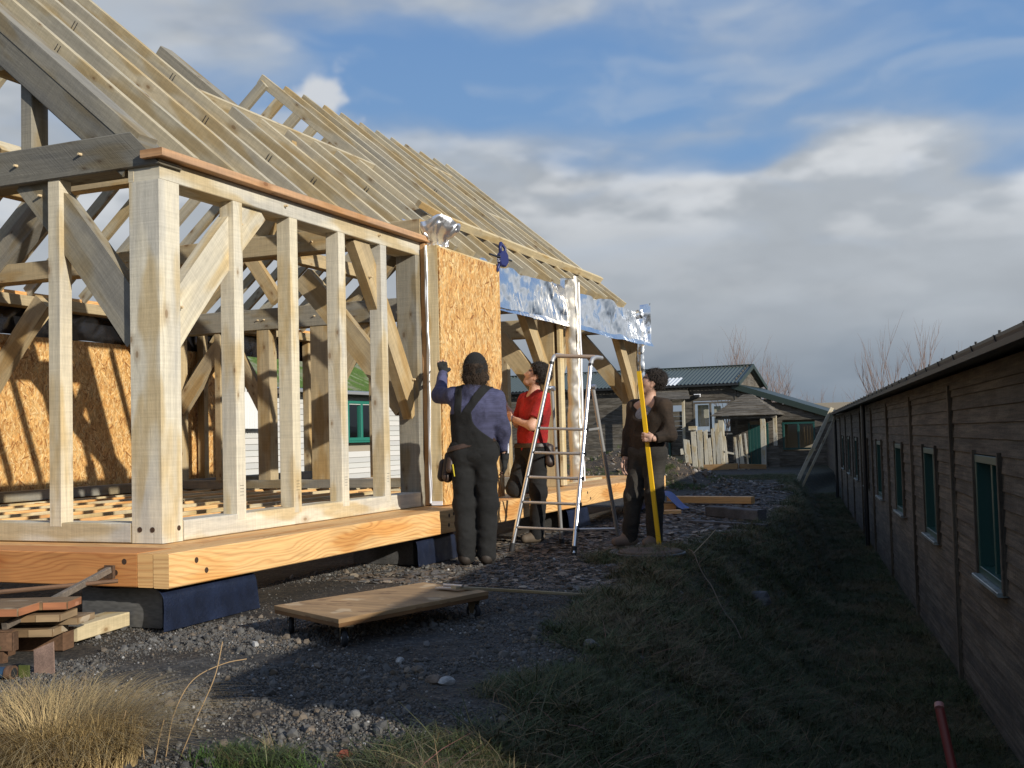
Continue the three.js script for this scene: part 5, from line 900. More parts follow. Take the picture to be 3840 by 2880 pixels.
function person(o) {
  const base = o.base, J = {}; for (const k in o.joints) J[k] = o.joints[k].map((v, i) => v - base[i]);
  const P = thing('person', o.label, 'person', base); const sc = o.scale || 1, F = nrm(o.facing), U = [0, 1, 0];
  const hf = nrm(o.look), hl0 = crs(U, hf), hl = nrm(hl0), hu = crs(hf, hl), HB = [hf, hl, hu];
  const H = (f, l, u) => add(add(add(J.head, hf, f * sc), hl, l * sc), hu, u * sc);
  const latR = nrm(add(J.shR, J.shL, -1)); latR[1] = 0;
  // bones
  const torso = [], chest = add(J.neck, [0, -0.2, 0]), wst = lp(J.pelvis, J.neck, 0.28);
  for (const s of [-1, 1]) torso.push(cone(add(chest, latR, s * 0.07), add(wst, latR, s * 0.05), 0.108, 0.098, F, 1.12), cone(add(wst, latR, s * 0.05), add(J.pelvis, latR, s * 0.055), 0.098, 0.105, F, 1.1));
  torso.push(cone(add(J.neck, [0, -0.07, 0]), chest, 0.085, 0.12, F, 1.2));
  const arm = (s) => [cone(add(J.neck, [0, -0.055, 0]), J['sh' + s], 0.066, 0.062), cone(J['sh' + s], J['el' + s], 0.056, 0.044), cone(J['el' + s], J['wr' + s], 0.043, 0.029)];
  const leg = (s, r = 1) => [cone(J['hip' + s], J['kn' + s], 0.092 * r, 0.062 * r), cone(J['kn' + s], J['an' + s], 0.06 * r, 0.04 * r)];
  const neck = cone(add(J.neck, [0, -0.03, 0]), H(-0.015, 0, -0.06), 0.058 * sc, 0.052 * sc);
  const foot = (s) => cone(add(J['an' + s], [0, -0.035, 0]), add(add(J['an' + s], [0, -0.035, 0]), o['toe' + s] || F, 0.10), 0.034, 0.028);
  const bodyF = union([...torso, ...arm('L'), ...arm('R'), cone(J.hipL, J.hipR, 0.1, 0.1), ...leg('L'), ...leg('R'), neck, foot('L'), foot('R')], 0.035);
  const allP = Object.values(J), [lo, hi] = bounds(allP, 0.24);
  const gs = [nets(bodyF, lo, hi, 0.016)];
  // head
  const skull = [ell(H(-0.012, 0, 0.034), [0.098 * sc, 0.077 * sc, 0.092 * sc], HB), cone(H(0.028, 0, -0.02), H(0.056, 0, -0.082), 0.064 * sc, 0.034 * sc), cone(H(0.0, 0.03, -0.05), H(0.045, 0.012, -0.085), 0.035 * sc, 0.026 * sc), cone(H(0.0, -0.03, -0.05), H(0.045, -0.012, -0.085), 0.035 * sc, 0.026 * sc), cone(H(0.05, 0.032, -0.02), H(0.05, 0.034, -0.025), 0.026 * sc, 0.026 * sc), cone(H(0.05, -0.032, -0.02), H(0.05, -0.034, -0.025), 0.026 * sc, 0.026 * sc)];
  const face = [cone(H(0.078, 0, 0.014), H(0.106, 0, -0.03), 0.010 * sc, 0.014 * sc), cone(H(0.092, 0.011, -0.034), H(0.092, -0.011, -0.034), 0.011 * sc, 0.011 * sc), cone(H(0.074, 0.034, 0.022), H(0.081, -0.034, 0.022), 0.013 * sc, 0.013 * sc), cone(H(0.083, 0.016, -0.058), H(0.083, -0.016, -0.058), 0.008 * sc, 0.008 * sc), cone(H(0.081, 0.013, -0.070), H(0.081, -0.013, -0.070), 0.009 * sc, 0.009 * sc), cone(H(0.068, 0, -0.094), H(0.066, 0, -0.1), 0.018 * sc, 0.016 * sc)];
  const ears = [-1, 1].map((s) => cone(H(-0.012, s * 0.076, 0.004), H(-0.006, s * 0.074, -0.03), 0.024 * sc, 0.014 * sc, hl, 2.4));
  const eyes = [-1, 1].map((s) => H(0.083, s * 0.032, 0.0));
  const headF = (x, y, z) => { let d = union(skull, 0.035)(x, y, z); d = smin(d, neck(x, y, z), 0.02); for (const f of face) d = smin(d, f(x, y, z), 0.016); for (const f of ears) d = smin(d, f(x, y, z), 0.006); for (const e of eyes) { const q = Math.hypot(x - e[0], y - e[1], z - e[2]) - 0.012 * sc; d = Math.max(d, -smin(q, 1, 0.01)); } return d; };
  gs.push(nets(headF, ...bounds([J.head], 0.165), 0.0052));
  for (const e of eyes) { const s = new THREE.SphereGeometry(0.0115 * sc, 10, 8); s.translate(...add(e, hf, -0.004)); const uvv = s.attributes.uv; gs.push(s); }
  const hands = {}; for (const s of ['L', 'R']) if (o['hand' + s]) { const h = o['hand' + s], b = handBones(J['wr' + s], nrm(h.d), nrm(h.n), nrm(h.side), h.curl, sc); hands[s] = b; gs.push(nets(union([...b.palm, ...b.first, ...b.tips], 0.007), ...bounds(b.ends, 0.03), 0.0042)); }
  const skin = o.skin || [0.52, 0.31, 0.22];
  const bodyG = mergeGeometries(gs.map((g) => g.index ? g : g)); 
  paint(bodyG, (x, y, z) => {
    const p = [x - J.head[0], y - J.head[1], z - J.head[2]], f = dot(p, hf) / sc, l = dot(p, hl) / sc, u = dot(p, hu) / sc; let c = skin;
    if (Math.hypot(...p) < 0.16) {
      for (const e of eyes) { const q = Math.hypot(x - e[0], y - e[1], z - e[2]); if (q < 0.0125) c = dot([x - e[0], y - e[1], z - e[2]], hf) > 0.006 && q < 0.02 && Math.abs(dot([x - e[0], y - e[1], z - e[2]], hl)) < 0.0055 ? [0.02, 0.014, 0.01] : [0.6, 0.57, 0.55]; }
      if (u > 0.015 && u < 0.034 && f > 0.05 && Math.abs(Math.abs(l) - 0.034) < 0.024) c = [0.06, 0.04, 0.03];
      if (o.stubble && u < -0.042 && f > -0.02) c = c.map((v, i) => mix(v, [0.16, 0.12, 0.1][i], o.stubble));
      if (u < -0.054 && u > -0.074 && f > 0.07 && Math.abs(l) < 0.024) c = [0.42, 0.17, 0.14];
    }
    return c;
  });
  put('body', bodyG, std({ vertexColors: true, roughness: 0.55 }), P);
  // clothing
  const fold = (x, y, z, a, fr) => a * ((Math.abs(fbm(x * fr + 3, y * fr * 0.8, z * fr, 3) - 0.5)) * 2 - 0.5) + a * 0.6 * (fbm(x * fr * 2.6, y * fr * 1.5, z * fr * 2.6 + 7, 2) - 0.5);
  const sl = o.sleeve ?? 1, armC = (s) => { const w = J['wr' + s], e = J['el' + s], sh = J['sh' + s]; const list = [cone(add(J.neck, [0, -0.06, 0]), sh, 0.08, 0.07)]; if (sl < 0.7) list.push(cone(sh, lp(sh, e, 0.86), 0.07, 0.068)); else list.push(cone(sh, e, 0.068, 0.056), cone(e, lp(e, w, 0.96), 0.056, 0.042)); return list; };
  const shirtB = union([...torso.map((f) => (x, y, z) => f(x, y, z) - (o.loose || 0.016)), ...armC('L'), ...armC('R')], 0.05);
  const cutWaist = o.hem - base[1], neckC = add(J.neck, [0, 0.035, 0]);
  const collarCut = (x, y, z) => { const p = [x - neckC[0], y - neckC[1], z - neckC[2]]; const f = dot(p, F); return Math.hypot(p[0] - F[0] * 0.02, p[1] * 1.0, p[2] - F[2] * 0.02) - 0.066 - (o.vneck || 0) * Math.max(0, f) * (p[1] < 0.02 ? 1 : 0.3); };
  const shirtF = (x, y, z) => { let d = shirtB(x, y, z) + fold(x, y, z, 0.016, 8); d = Math.max(d, cutWaist + 0.01 * Math.sin(x * 30 + z * 21) - y); d = Math.max(d, -collarCut(x, y, z)); for (const s of ['L', 'R']) { const e = J['el' + s], w = J['wr' + s], sh = J['sh' + s]; const [a, b, t] = sl < 0.7 ? [sh, e, sl * 1.2] : [e, w, 0.93]; const dir = nrm(add(b, a, -1)), q = lp(a, b, t); const pp = [x - q[0], y - q[1], z - q[2]]; if (Math.hypot(...pp) < 0.2) { const pl = dot(pp, dir), rad = Math.hypot(...add(pp, dir, -pl)); if (rad < 0.10) d = Math.max(d, pl); } } return d; };
  const topPts = ['neck', 'shL', 'shR', 'elL', 'elR', 'wrL', 'wrR', 'pelvis'].map((k) => J[k]);
  const shirtBox = bounds(topPts, 0.2); put(o.topName, nets(shirtF, ...shirtBox, 0.0085), o.topMat, P);
  if (o.under) { const uF = (x, y, z) => Math.max(union(torso, 0.05, 0.012)(x, y, z), y - J.neck[1] + 0.005, J.neck[1] - 0.3 - y); put('undershirt', nets(uF, ...bounds([J.neck, J.shL, J.shR], 0.15), 0.009), o.under, P); }
  const lr = o.baggy || 1.25;
  const trB = union([cone(add(J.hipL, [0, 0.02, 0]), add(J.hipR, [0, 0.02, 0]), 0.118, 0.118, F, 1.0), cone(J.hipL, J.knL, 0.105 * lr * 0.92, 0.078 * lr), cone(J.knL, J.anL, 0.078 * lr, 0.066 * lr), cone(J.hipR, J.knR, 0.105 * lr * 0.92, 0.078 * lr), cone(J.knR, J.anR, 0.078 * lr, 0.066 * lr), ...[-1, 1].map((s) => cone(add(J.pelvis, latR, s * 0.055), add(wst, latR, s * 0.05), 0.122, 0.118, F, 1.12))], 0.04);
  const wTop = o.waist - base[1];
  const trF = (x, y, z) => { let d = trB(x, y, z) + fold(x, y * 1.6, z, 0.017, 6); d = Math.max(d, y - wTop); const a = [J.anL, J.anR].reduce((m, p) => (Math.hypot(x - p[0], (y - p[1]) * 0.5, z - p[2]) < Math.hypot(x - m[0], (y - m[1]) * 0.5, z - m[2]) ? p : m)); if (Math.hypot(x - a[0], z - a[2]) < 0.16 && y < a[1] + 0.1) d = Math.max(d, a[1] - 0.055 - y); return d; };
  const legPts = ['pelvis', 'hipL', 'hipR', 'knL', 'knR', 'anL', 'anR'].map((k) => J[k]);
  const lb = bounds(legPts, 0.19); lb[0][1] = Math.max(lb[0][1], 0.0); put('trousers', nets(trF, ...lb, 0.0095), o.legMat, P);
  if (o.bib) {
    const spine = J.neck, m2 = (u, v) => { const seg = (a, b, h) => { const ab = [b[0] - a[0], b[1] - a[1]]; let t = ((u - a[0]) * ab[0] + (v - a[1]) * ab[1]) / (ab[0] ** 2 + ab[1] ** 2); t = Math.max(0, Math.min(1, t)); return Math.hypot(u - a[0] - ab[0] * t, v - a[1] - ab[1] * t) - h; }; const yv = v; const left = -0.2, right = mix(0.02, 0.2, sstep(-0.27, -0.5, yv)); const panel = Math.max(left - u, u - right, yv + 0.25 - 0.03, -(yv + 0.75)); return Math.min(seg([-0.12, 0.05], [-0.10, -0.28], 0.036), seg([0.15, 0.05], [-0.06, -0.26], 0.036), panel); };
    const front = (u, v) => Math.max(Math.abs(u) - 0.15, v + 0.18);
    const bibF = (x, y, z) => { const p = [x - spine[0], y - spine[1], z - spine[2]], u = dot(p, latR), v = p[1], f = dot(p, F); const m = f < 0.02 ? m2(u, v) : Math.min(front(u, v), Math.min(Math.abs(u - 0.12), Math.abs(u + 0.12)) - 0.036); return Math.max(shirtB(x, y, z) + fold(x, y, z, 0.016, 8) - 0.007, m, wTop - 0.2 - y, Math.abs(u) - 0.24); };
    put('dungaree_bib', nets(bibF, ...shirtBox, 0.0075), o.legMat, P);
  }
  if (o.belt) { const by = o.belt - base[1], tilt = o.beltTilt || 0; const bF = (x, y, z) => { const p = [x - J.pelvis[0], 0, z - J.pelvis[2]]; return Math.max(trB(x, y, z) - 0.014, -(trB(x, y, z) + 0.012), Math.abs(y - by - dot(p, latR) * tilt) - 0.022); }; put('belt', nets(bF, ...bounds([J.pelvis], 0.26), 0.0065), o.beltMat, P); }
  for (const s of ['L', 'R']) {
    const a = J['an' + s], t = nrm(o['toe' + s] || F), gy = o['ground' + s] ?? 0, aa = [a[0], gy + 0.055, a[2]];
    const lift = a[1] > 0.3 ? a[1] - 0.06 : 0, q = lift ? a : aa;
    const bt = union([cone(add(q, t, -0.035), add(add(q, t, 0.13), U, -0.012), 0.05, 0.043), cone(q, add(q, U, 0.10), 0.055, 0.058), cone(add(q, t, 0.06), add(q, U, 0.05), 0.046, 0.05)], 0.03);
    const floor = lift ? -9 : gy - base[1] * 0; const bG = nets((x, y, z) => Math.max(bt(x, y, z), lift ? -1 : floor + 0.002 - y), ...bounds([q, add(q, t, 0.16)], 0.13), 0.0075); put('boot', bG, o.bootMat, P);
  }
  if (o.gloves) for (const s of ['L', 'R']) if (hands[s]) { const b = hands[s]; put('glove', nets(union([...b.palm, ...b.first, cone(add(J['wr' + s], nrm(o['hand' + s].d), -0.05), J['wr' + s], 0.034, 0.032)], 0.008, 0.0045), ...bounds([...b.ends, add(J['wr' + s], nrm(o['hand' + s].d), -0.05)], 0.05), 0.005), o.gloves, P); }
  // hair and hat
  const L3 = (x, y, z) => { const p = [x - J.head[0], y - J.head[1], z - J.head[2]]; return [dot(p, hf) / sc, dot(p, hl) / sc, dot(p, hu) / sc]; };
  const curl = (q, a, fr) => a * (Math.abs(fbm(q[0] * fr, q[1] * fr, q[2] * fr + o.base[0] * 7, 2) - 0.5) * 3.2 - 0.55) + a * 0.8 * (vnoise(q[0] * fr * 0.5, q[1] * fr * 0.5, q[2] * fr * 0.5) - 0.5);
  const cap = ell([0, 0, 0], [0.112, 0.094, 0.106]);
  const hairF = o.longHair ? (x, y, z) => { const q = L3(x, y, z); let d = smin(cap(q[0] + 0.02, q[1], q[2] - 0.03), ell([-0.035, 0, -0.06], [0.085, 0.108, 0.085])(q[0], q[1], q[2]), 0.03) + curl(q, 0.016, 60); d = Math.max(d, q[0] - 0.045, q[2] - 0.06, -(q[2] + 0.135)); return d; }
    : (x, y, z) => { const q = L3(x, y, z); let d = cap(q[0] + 0.022, q[1], q[2] - 0.042) - (o.hairThick || 0.006) + curl(q, 0.02, 38); d = Math.max(d, q[0] * 0.75 - q[2] * 0.66 - 0.012); d = Math.max(d, -(q[2] + 0.07 + q[0] * 0.4)); d = Math.max(d, -(Math.hypot(q[0] + 0.008, (Math.abs(q[1]) - 0.085) * 0.7, q[2] + 0.012) - 0.034)); return d; };
  const hg = nets(hairF, ...bounds([J.head], 0.2), 0.0062), hp = hg.attributes.position, hn = hg.attributes.normal, sp = [], si = [], rh = mulberry(Math.round(o.base[2] * -1000)), nStr = o.longHair ? 900 : 1500;
  for (let k = 0; k < nStr; k++) {                       // loose strands standing off the mass of hair
    const i = Math.floor(rh() * hp.count); let p = [hp.getX(i), hp.getY(i), hp.getZ(i)], d = nrm([hn.getX(i) * 0.8 + (rh() - 0.5) * 1.3, hn.getY(i) * 0.8 + (rh() - 0.6) * 1.1, hn.getZ(i) * 0.8 + (rh() - 0.5) * 1.3]); const st = sp.length / 3, S = 5, L = (o.longHair ? 0.011 : 0.0055) * (0.6 + rh()), w = 0.0011, sd = nrm(crs(d, [0.3, 0.8, 0.5])), ph = rh() * 6;
    for (let q = 0; q <= S; q++) { const ww = w * (1.1 - q / S); sp.push(p[0] - sd[0] * ww, p[1] - sd[1] * ww, p[2] - sd[2] * ww, p[0] + sd[0] * ww, p[1] + sd[1] * ww, p[2] + sd[2] * ww); if (q < S) { const a = st + q * 2; si.push(a, a + 1, a + 2, a + 1, a + 3, a + 2); } p = add(p, d, L); d = nrm(add(add(d, sd, 0.7 * Math.cos(ph + q * 1.3)), [0, -0.35, 0], 1)); }
  }
  const sg = new THREE.BufferGeometry(); sg.setAttribute('position', new THREE.Float32BufferAttribute(sp, 3)); sg.setIndex(si); sg.computeVertexNormals(); sg.setAttribute('uv', new THREE.Float32BufferAttribute(new Float32Array(sp.length / 3 * 2), 2));
  put('hair', mergeGeometries([hg, sg]), o.hairMat, P);
  if (o.beanie) { const hatF = (x, y, z) => { const q = L3(x, y, z); let d = ell([-0.012, 0, 0.022], [0.118, 0.1, 0.128])(q[0], q[1], q[2]); d += 0.0025 * Math.sin(Math.atan2(q[1], q[0]) * 46) * (q[2] < 0.11 ? 1 : 0.3); d = Math.max(d, -(q[2] + 0.02 - q[0] * 0.25)); const ring = Math.max(Math.abs(q[2] - 0.012 - q[0] * 0.25) - 0.032, ell([-0.012, 0, 0.015], [0.124, 0.106, 0.134])(q[0], q[1], q[2])); return Math.min(d, ring); }; put('beanie', nets(hatF, ...bounds([J.head], 0.22), 0.0055), o.beanie, P); }
  return { P, J, put, HB, latR, F };
}
const knit = dataTex(256, 256, (i, j) => { const v = 128 + 60 * Math.sin(i * 0.8) * Math.sin(j * 0.8) + 60 * (pn(i / 4, j / 4, 64, 64, 5) - 0.5); return [v, v, v]; }, false, 14, 14);
const cloth = (r, g, b, o = {}) => std({ color: lin(r, g, b), roughness: 0.92, bumpMap: knit, bumpScale: 0.0012, map: spotTex, ...o });
const black = cloth(0.015, 0.015, 0.0145), leather = std({ color: lin(0.075, 0.042, 0.028), roughness: 0.5, map: spotTex });
const darkHair = std({ color: lin(0.013, 0.009, 0.006), roughness: 0.95 });
{ // man in dungarees, back to the camera, left hand raised to the panel
  const m = person({
    base: [0.31, 0, -3.43], facing: [-0.28, 0, -0.96], look: [-0.34, 0.12, -0.93], label: 'person in black dungarees, blue sweatshirt and black knitted hat seen from behind',
    joints: { head: [0.355, 1.625, -3.42], neck: [0.345, 1.475, -3.40], pelvis: [0.325, 0.93, -3.41], shL: [0.155, 1.405, -3.42], elL: [-0.08, 1.43, -3.61], wrL: [-0.145, 1.645, -3.82], shR: [0.515, 1.375, -3.46], elR: [0.57, 1.12, -3.46], wrR: [0.555, 0.885, -3.53], hipL: [0.24, 0.92, -3.385], hipR: [0.41, 0.92, -3.435], knL: [0.23, 0.5, -3.41], knR: [0.405, 0.5, -3.475], anL: [0.235, 0.075, -3.40], anR: [0.395, 0.075, -3.47] },
    handL: { d: [-0.38, 0.72, -0.58], n: [-0.25, -0.62, -0.74], side: [0.9, -0.1, -0.4], curl: [0.12, 0.12, 0.1] }, handR: { d: [-0.05, -1, -0.08], n: [-0.9, 0, -0.3], side: [-0.3, 0.05, -0.9], curl: [0.45, 0.5, 0.4] },
    topName: 'sweatshirt', topMat: cloth(0.105, 0.108, 0.21), hem: 0.93, loose: 0.022, legMat: black, waist: 1.05, baggy: 1.1, bib: true, belt: 1.0, beltTilt: 0.22, beltMat: leather, bootMat: std({ color: lin(0.03, 0.022, 0.016), roughness: 0.7 }), longHair: true, hairMat: std({ color: lin(0.03, 0.018, 0.010), roughness: 0.95 }), beanie: std({ color: lin(0.012, 0.011, 0.010), roughness: 0.95, bumpMap: knit, bumpScale: 0.002 }), gloves: std({ color: lin(0.014, 0.014, 0.013), roughness: 0.9 }),
  });
  const rb = (name, a, b, r, r2, mat, s) => put(name, nets(cone(a, b, r, r2, s ? s[0] : null, s ? s[1] : 0), ...bounds([a, b], Math.max(r, r2) + 0.02), 0.006), mat, m.P);
  rb('pouch', [-0.19, 0.90, 0.06], [-0.205, 0.74, 0.075], 0.05, 0.055, leather, [[0.9, 0, 0.4], 1.5]); rb('pouch', [-0.26, 0.84, 0.03], [-0.275, 0.74, 0.035], 0.045, 0.048, leather, [[0.9, 0, 0.4], 1.4]); rb('hammer_loop', [-0.15, 0.88, 0.12], [-0.155, 0.80, 0.13], 0.03, 0.034, leather);
  rod('screwdriver', m.P, std({ color: lin(0.5, 0.4, 0.02) }), [-0.12, 0.84, 0.15], [-0.10, 0.74, 0.16], 0.007, 0.005, 8);
  for (const s of [0.0, 0.012]) put('sleeve_stripe', tubeGeo([[0.242, -0.03 + 1.38, -0.05], [0.292, 1.20, -0.03 + s], [0.305, 1.05, -0.05 + s], [0.292, 0.92, -0.07 + s]], 0.0035, 20, 6), fleeceMat, m.P);
}
{ // man in red shirt looking up, one knee on the sill
  const m = person({
    base: [0.1, 0, -5.31], facing: [-0.68, 0, 0.73], look: [-0.80, 0.46, 0.24], label: 'person in red shirt and black trousers looking up with one knee on the sill', stubble: 0.35,
    joints: { head: [0.165, 1.65, -5.27], neck: [0.135, 1.49, -5.29], pelvis: [0.08, 0.93, -5.31], shL: [0.275, 1.405, -5.195], elL: [0.19, 1.155, -5.06], wrL: [-0.07, 1.236, -5.17], shR: [-0.01, 1.415, -5.41], elR: [-0.14, 1.19, -5.50], wrR: [-0.26, 1.36, -5.50], hipL: [0.155, 0.92, -5.26], hipR: [0.015, 0.92, -5.35], knL: [0.165, 0.5, -5.25], knR: [-0.09, 0.54, -5.26], anL: [0.11, 0.075, -5.31], anR: [-0.16, 0.53, -5.65] },
    handL: { d: [-0.62, 0.15, -0.75], n: [-0.75, -0.1, 0.6], side: [0.3, 0.93, 0.1], curl: [0.35, 0.4, 0.3] }, handR: { d: [-0.3, 0.6, 0.6], n: [-0.8, -0.3, 0.3], side: [0.2, 0.7, -0.6], curl: [0.3, 0.3, 0.2] },
    topName: 'shirt', topMat: cloth(0.60, 0.022, 0.018), sleeve: 0.62, hem: 0.90, vneck: 0.5, loose: 0.024, legMat: black, waist: 0.99, baggy: 1.02, toeL: [-0.7, 0, 0.7], toeR: [0, -0.2, -1], belt: 0.965, beltMat: leather, bootMat: std({ color: lin(0.10, 0.075, 0.05), roughness: 0.75 }), hairMat: darkHair, hairThick: 0.008, skin: [0.56, 0.32, 0.22],
  });
  const rb = (name, a, b, r, r2, s) => put(name, nets(cone(a, b, r, r2, s[0], s[1]), ...bounds([a, b], r + 0.02), 0.006), leather, m.P);
  rb('pouch', [0.19, 0.93, 0.05], [0.20, 0.80, 0.06], 0.05, 0.055, [[0.8, 0, 0.5], 1.4]); rb('pouch', [0.17, 0.92, -0.07], [0.185, 0.83, -0.07], 0.045, 0.05, [[0.8, 0, 0.5], 1.4]);
  put('watch', (() => { const g = new THREE.TorusGeometry(0.033, 0.006, 8, 20); return g; })(), zincMat, m.P).position.set(-0.15, 1.231, 0.155); m.P.children[m.P.children.length - 1].rotation.y = Math.PI / 2 - 0.1;
}
{ // man in brown with the level
  person({
    base: [1.3, 0, -5.1], facing: [-0.5, 0, 0.86], look: [-0.86, 0.36, 0.30], label: 'person in brown fleece holding a yellow spirit level and looking up', stubble: 0.2, scale: 0.97,
    joints: { head: [1.405, 1.525, -5.07], neck: [1.375, 1.375, -5.08], pelvis: [1.335, 0.86, -5.1], shL: [1.535, 1.30, -5.0], elL: [1.59, 1.04, -4.97], wrL: [1.478, 1.005, -4.835], shR: [1.215, 1.30, -5.16], elR: [1.155, 1.05, -5.15], wrR: [1.125, 0.82, -5.07], hipL: [1.415, 0.85, -5.05], hipR: [1.255, 0.85, -5.13], knL: [1.40, 0.46, -5.06], knR: [1.19, 0.46, -5.09], anL: [1.375, 0.07, -5.12], anR: [1.135, 0.07, -5.10] },
    handL: { d: [-0.75, 0.12, 0.1], n: [0.0, 0.0, -1], side: [0.1, 0.98, 0.0], curl: [0.75, 1.1, 0.8] }, handR: { d: [-0.05, -0.98, 0.1], n: [0.5, 0, 0.6], side: [-0.3, 0.1, 0.9], curl: [0.4, 0.4, 0.3] },
    topName: 'fleece', topMat: cloth(0.058, 0.034, 0.017), hem: 0.83, vneck: 1.5, under: cloth(0.42, 0.43, 0.46), loose: 0.022, legMat: cloth(0.058, 0.050, 0.040), waist: 0.93, baggy: 1.06, toeL: [-0.35, 0, 0.95], toeR: [-0.85, 0, 0.5], bootMat: std({ color: lin(0.16, 0.115, 0.085), roughness: 0.8 }), hairMat: std({ color: lin(0.015, 0.010, 0.007), roughness: 0.95 }), hairThick: 0.001,
  });
}

// ---------- gravel, chippings and grass ----------
function scatter(name, label, category, geo, mat, list, colors) {
  const m = new THREE.InstancedMesh(geo, mat, list.length), M = new THREE.Matrix4(), q = new THREE.Quaternion(), e = new THREE.Euler();
  list.forEach((s, i) => { e.set(s.rx, s.ry, s.rz); q.setFromEuler(e); M.compose(V(s.x, s.y, s.z), q, V(s.sx, s.sy, s.sz)); m.setMatrixAt(i, M); m.setColorAt(i, lin(...s.c)); });
  m.name = numbered(name); m.castShadow = m.receiveShadow = true; tag(m, label, category, null, 'stuff'); scene.add(m); return m;
}
{
  const rnd = mulberry(99), r = (a, b) => a + (b - a) * rnd();
  const chip = (seed) => { const g = new THREE.IcosahedronGeometry(1, 0), p = g.attributes.position; for (let i = 0; i < p.count; i++) { const v = V().fromBufferAttribute(p, i), k = 0.7 + 0.6 * vnoise(v.x * 2 + seed, v.y * 2 + seed, v.z * 2); p.setXYZ(i, v.x * k, v.y * k, v.z * k); } g.computeVertexNormals(); return g; };
  const stoneMat = std({ roughness: 0.7 });
  const tone = () => { const t = rnd(), k = r(0.7, 1.35); return t < 0.55 ? [0.08 * k, 0.076 * k, 0.069 * k] : t < 0.8 ? [0.055 * k, 0.049 * k, 0.041 * k] : t < 0.98 ? [0.115 * k, 0.09 * k, 0.064 * k] : [0.28 * k, 0.27 * k, 0.25 * k]; };
  for (let v = 0; v < 3; v++) {
    const list = [];
    while (list.length < 27000) {
      const near = rnd() < 0.62, x = near ? r(0.0, 2.9) : r(-0.75, 2.3), z = near ? r(-0.6, 2.7) : r(-4.2, 0.4);
      if (grassAt(x, z) > 0.35 && rnd() < 0.9) continue; const dens = fbm(x * 1.3, z * 1.3, 77, 3); if (rnd() > sstep(0.36, 0.60, dens) + 0.05) continue;
      const s = 0.0024 + 0.0062 * Math.pow(rnd(), 2.6) + (rnd() < 0.012 ? r(0.006, 0.02) : 0); list.push({ x, z, y: groundY(x, z) + s * 0.35, rx: r(0, 6), ry: r(0, 6), rz: r(0, 6), sx: s * r(0.8, 1.3), sy: s * r(0.6, 1), sz: s, c: tone() });
    }
    scatter('gravel', 'small grey stone chippings covering the yard', 'gravel', chip(v * 7 + 1), stoneMat, list);
  }
  // flat slaty chips and trodden leaves on the path
  const flat = new THREE.CylinderGeometry(1, 0.92, 0.22, 6, 1), list = [];
  while (list.length < 9500) {
    const z = -2.2 - 15 * Math.pow(rnd(), 1.4), x = r(-0.4, 2.7); if (grassAt(x, z) > 0.5) continue; const s = 0.008 + 0.03 * Math.pow(rnd(), 2.2), k = r(0.6, 1.4), t = rnd();
    list.push({ x, z, y: groundY(x, z) + 0.003, rx: r(-0.22, 0.22), ry: r(0, 6), rz: r(-0.22, 0.22), sx: s * r(0.6, 1.5), sy: s * 0.8, sz: s, c: t < 0.5 ? [0.12 * k, 0.09 * k, 0.065 * k] : t < 0.85 ? [0.10 * k, 0.098 * k, 0.096 * k] : [0.24 * k, 0.2 * k, 0.15 * k] });
  }
  scatter('path_chippings', 'flat brown and grey slate chips trodden into the path', 'chippings', flat, stoneMat, list);
  // rubble on the spoil heap
  const hl = []; while (hl.length < 1500) { const x = -2.6 + (rnd() + rnd() + rnd() - 1.5) * 3, z = -16.0 + (rnd() + rnd() - 1) * 3, s = 0.010 + 0.04 * Math.pow(rnd(), 3), k = r(0.7, 1.3); hl.push({ x, z, y: groundY(x, z) + s * 0.3, rx: r(0, 6), ry: r(0, 6), rz: r(0, 6), sx: s * 1.3, sy: s * 0.6, sz: s, c: rnd() < 0.7 ? [0.14 * k, 0.10 * k, 0.065 * k] : [0.24 * k, 0.21 * k, 0.18 * k] }); }
  scatter('heap_rubble', 'stones and clods on the spoil heap before the workshop', 'rubble', chip(31), stoneMat, hl);

  // grass
  const tuft = (n, h, w, lean, seed) => {
    const q = mulberry(seed), pos = [], idx = [];
    for (let b = 0; b < n; b++) { const a = q() * 6.283, x0 = (q() - 0.5) * 0.09, z0 = (q() - 0.5) * 0.09, hh = h * (0.5 + 0.7 * q()), ln = lean * (0.3 + q()) * hh, ca = Math.cos(a), sa = Math.sin(a), st = pos.length / 3, S = 3;
      for (let i = 0; i <= S; i++) { const t = i / S, ww = w * (1 - t * t) * 0.5 + 0.0002, x = x0 + ca * ln * t * t, z = z0 + sa * ln * t * t, y = hh * t * (1 - 0.25 * t * lean); pos.push(x - sa * ww, y, z + ca * ww, x + sa * ww, y, z - ca * ww); if (i < S) { const k = st + i * 2; idx.push(k, k + 1, k + 2, k + 1, k + 3, k + 2); } } }
    const g = new THREE.BufferGeometry(); g.setAttribute('position', new THREE.Float32BufferAttribute(pos, 3)); g.setIndex(idx); g.computeVertexNormals(); return g;
  };
  const grassMat = std({ roughness: 0.8, side: THREE.DoubleSide }), kinds = [tuft(16, 0.10, 0.005, 0.9, 1), tuft(14, 0.15, 0.0045, 1.3, 2), tuft(11, 0.13, 0.0038, 1.7, 3)];
  const lists = [[], [], []];
  const tint = (x = 0, z = 0) => { const pt = sstep(0.5, 0.66, fbm(x * 1.1, z * 1.1, 91, 4)), t = rnd() + pt * 0.42 - 0.06, k = r(0.7, 1.3); return t < 0.6 ? [0.042 * k, 0.058 * k, 0.014 * k] : t < 0.8 ? [0.068 * k, 0.066 * k, 0.019 * k] : [0.13 * k, 0.098 * k, 0.044 * k]; };
  let tries = 0;
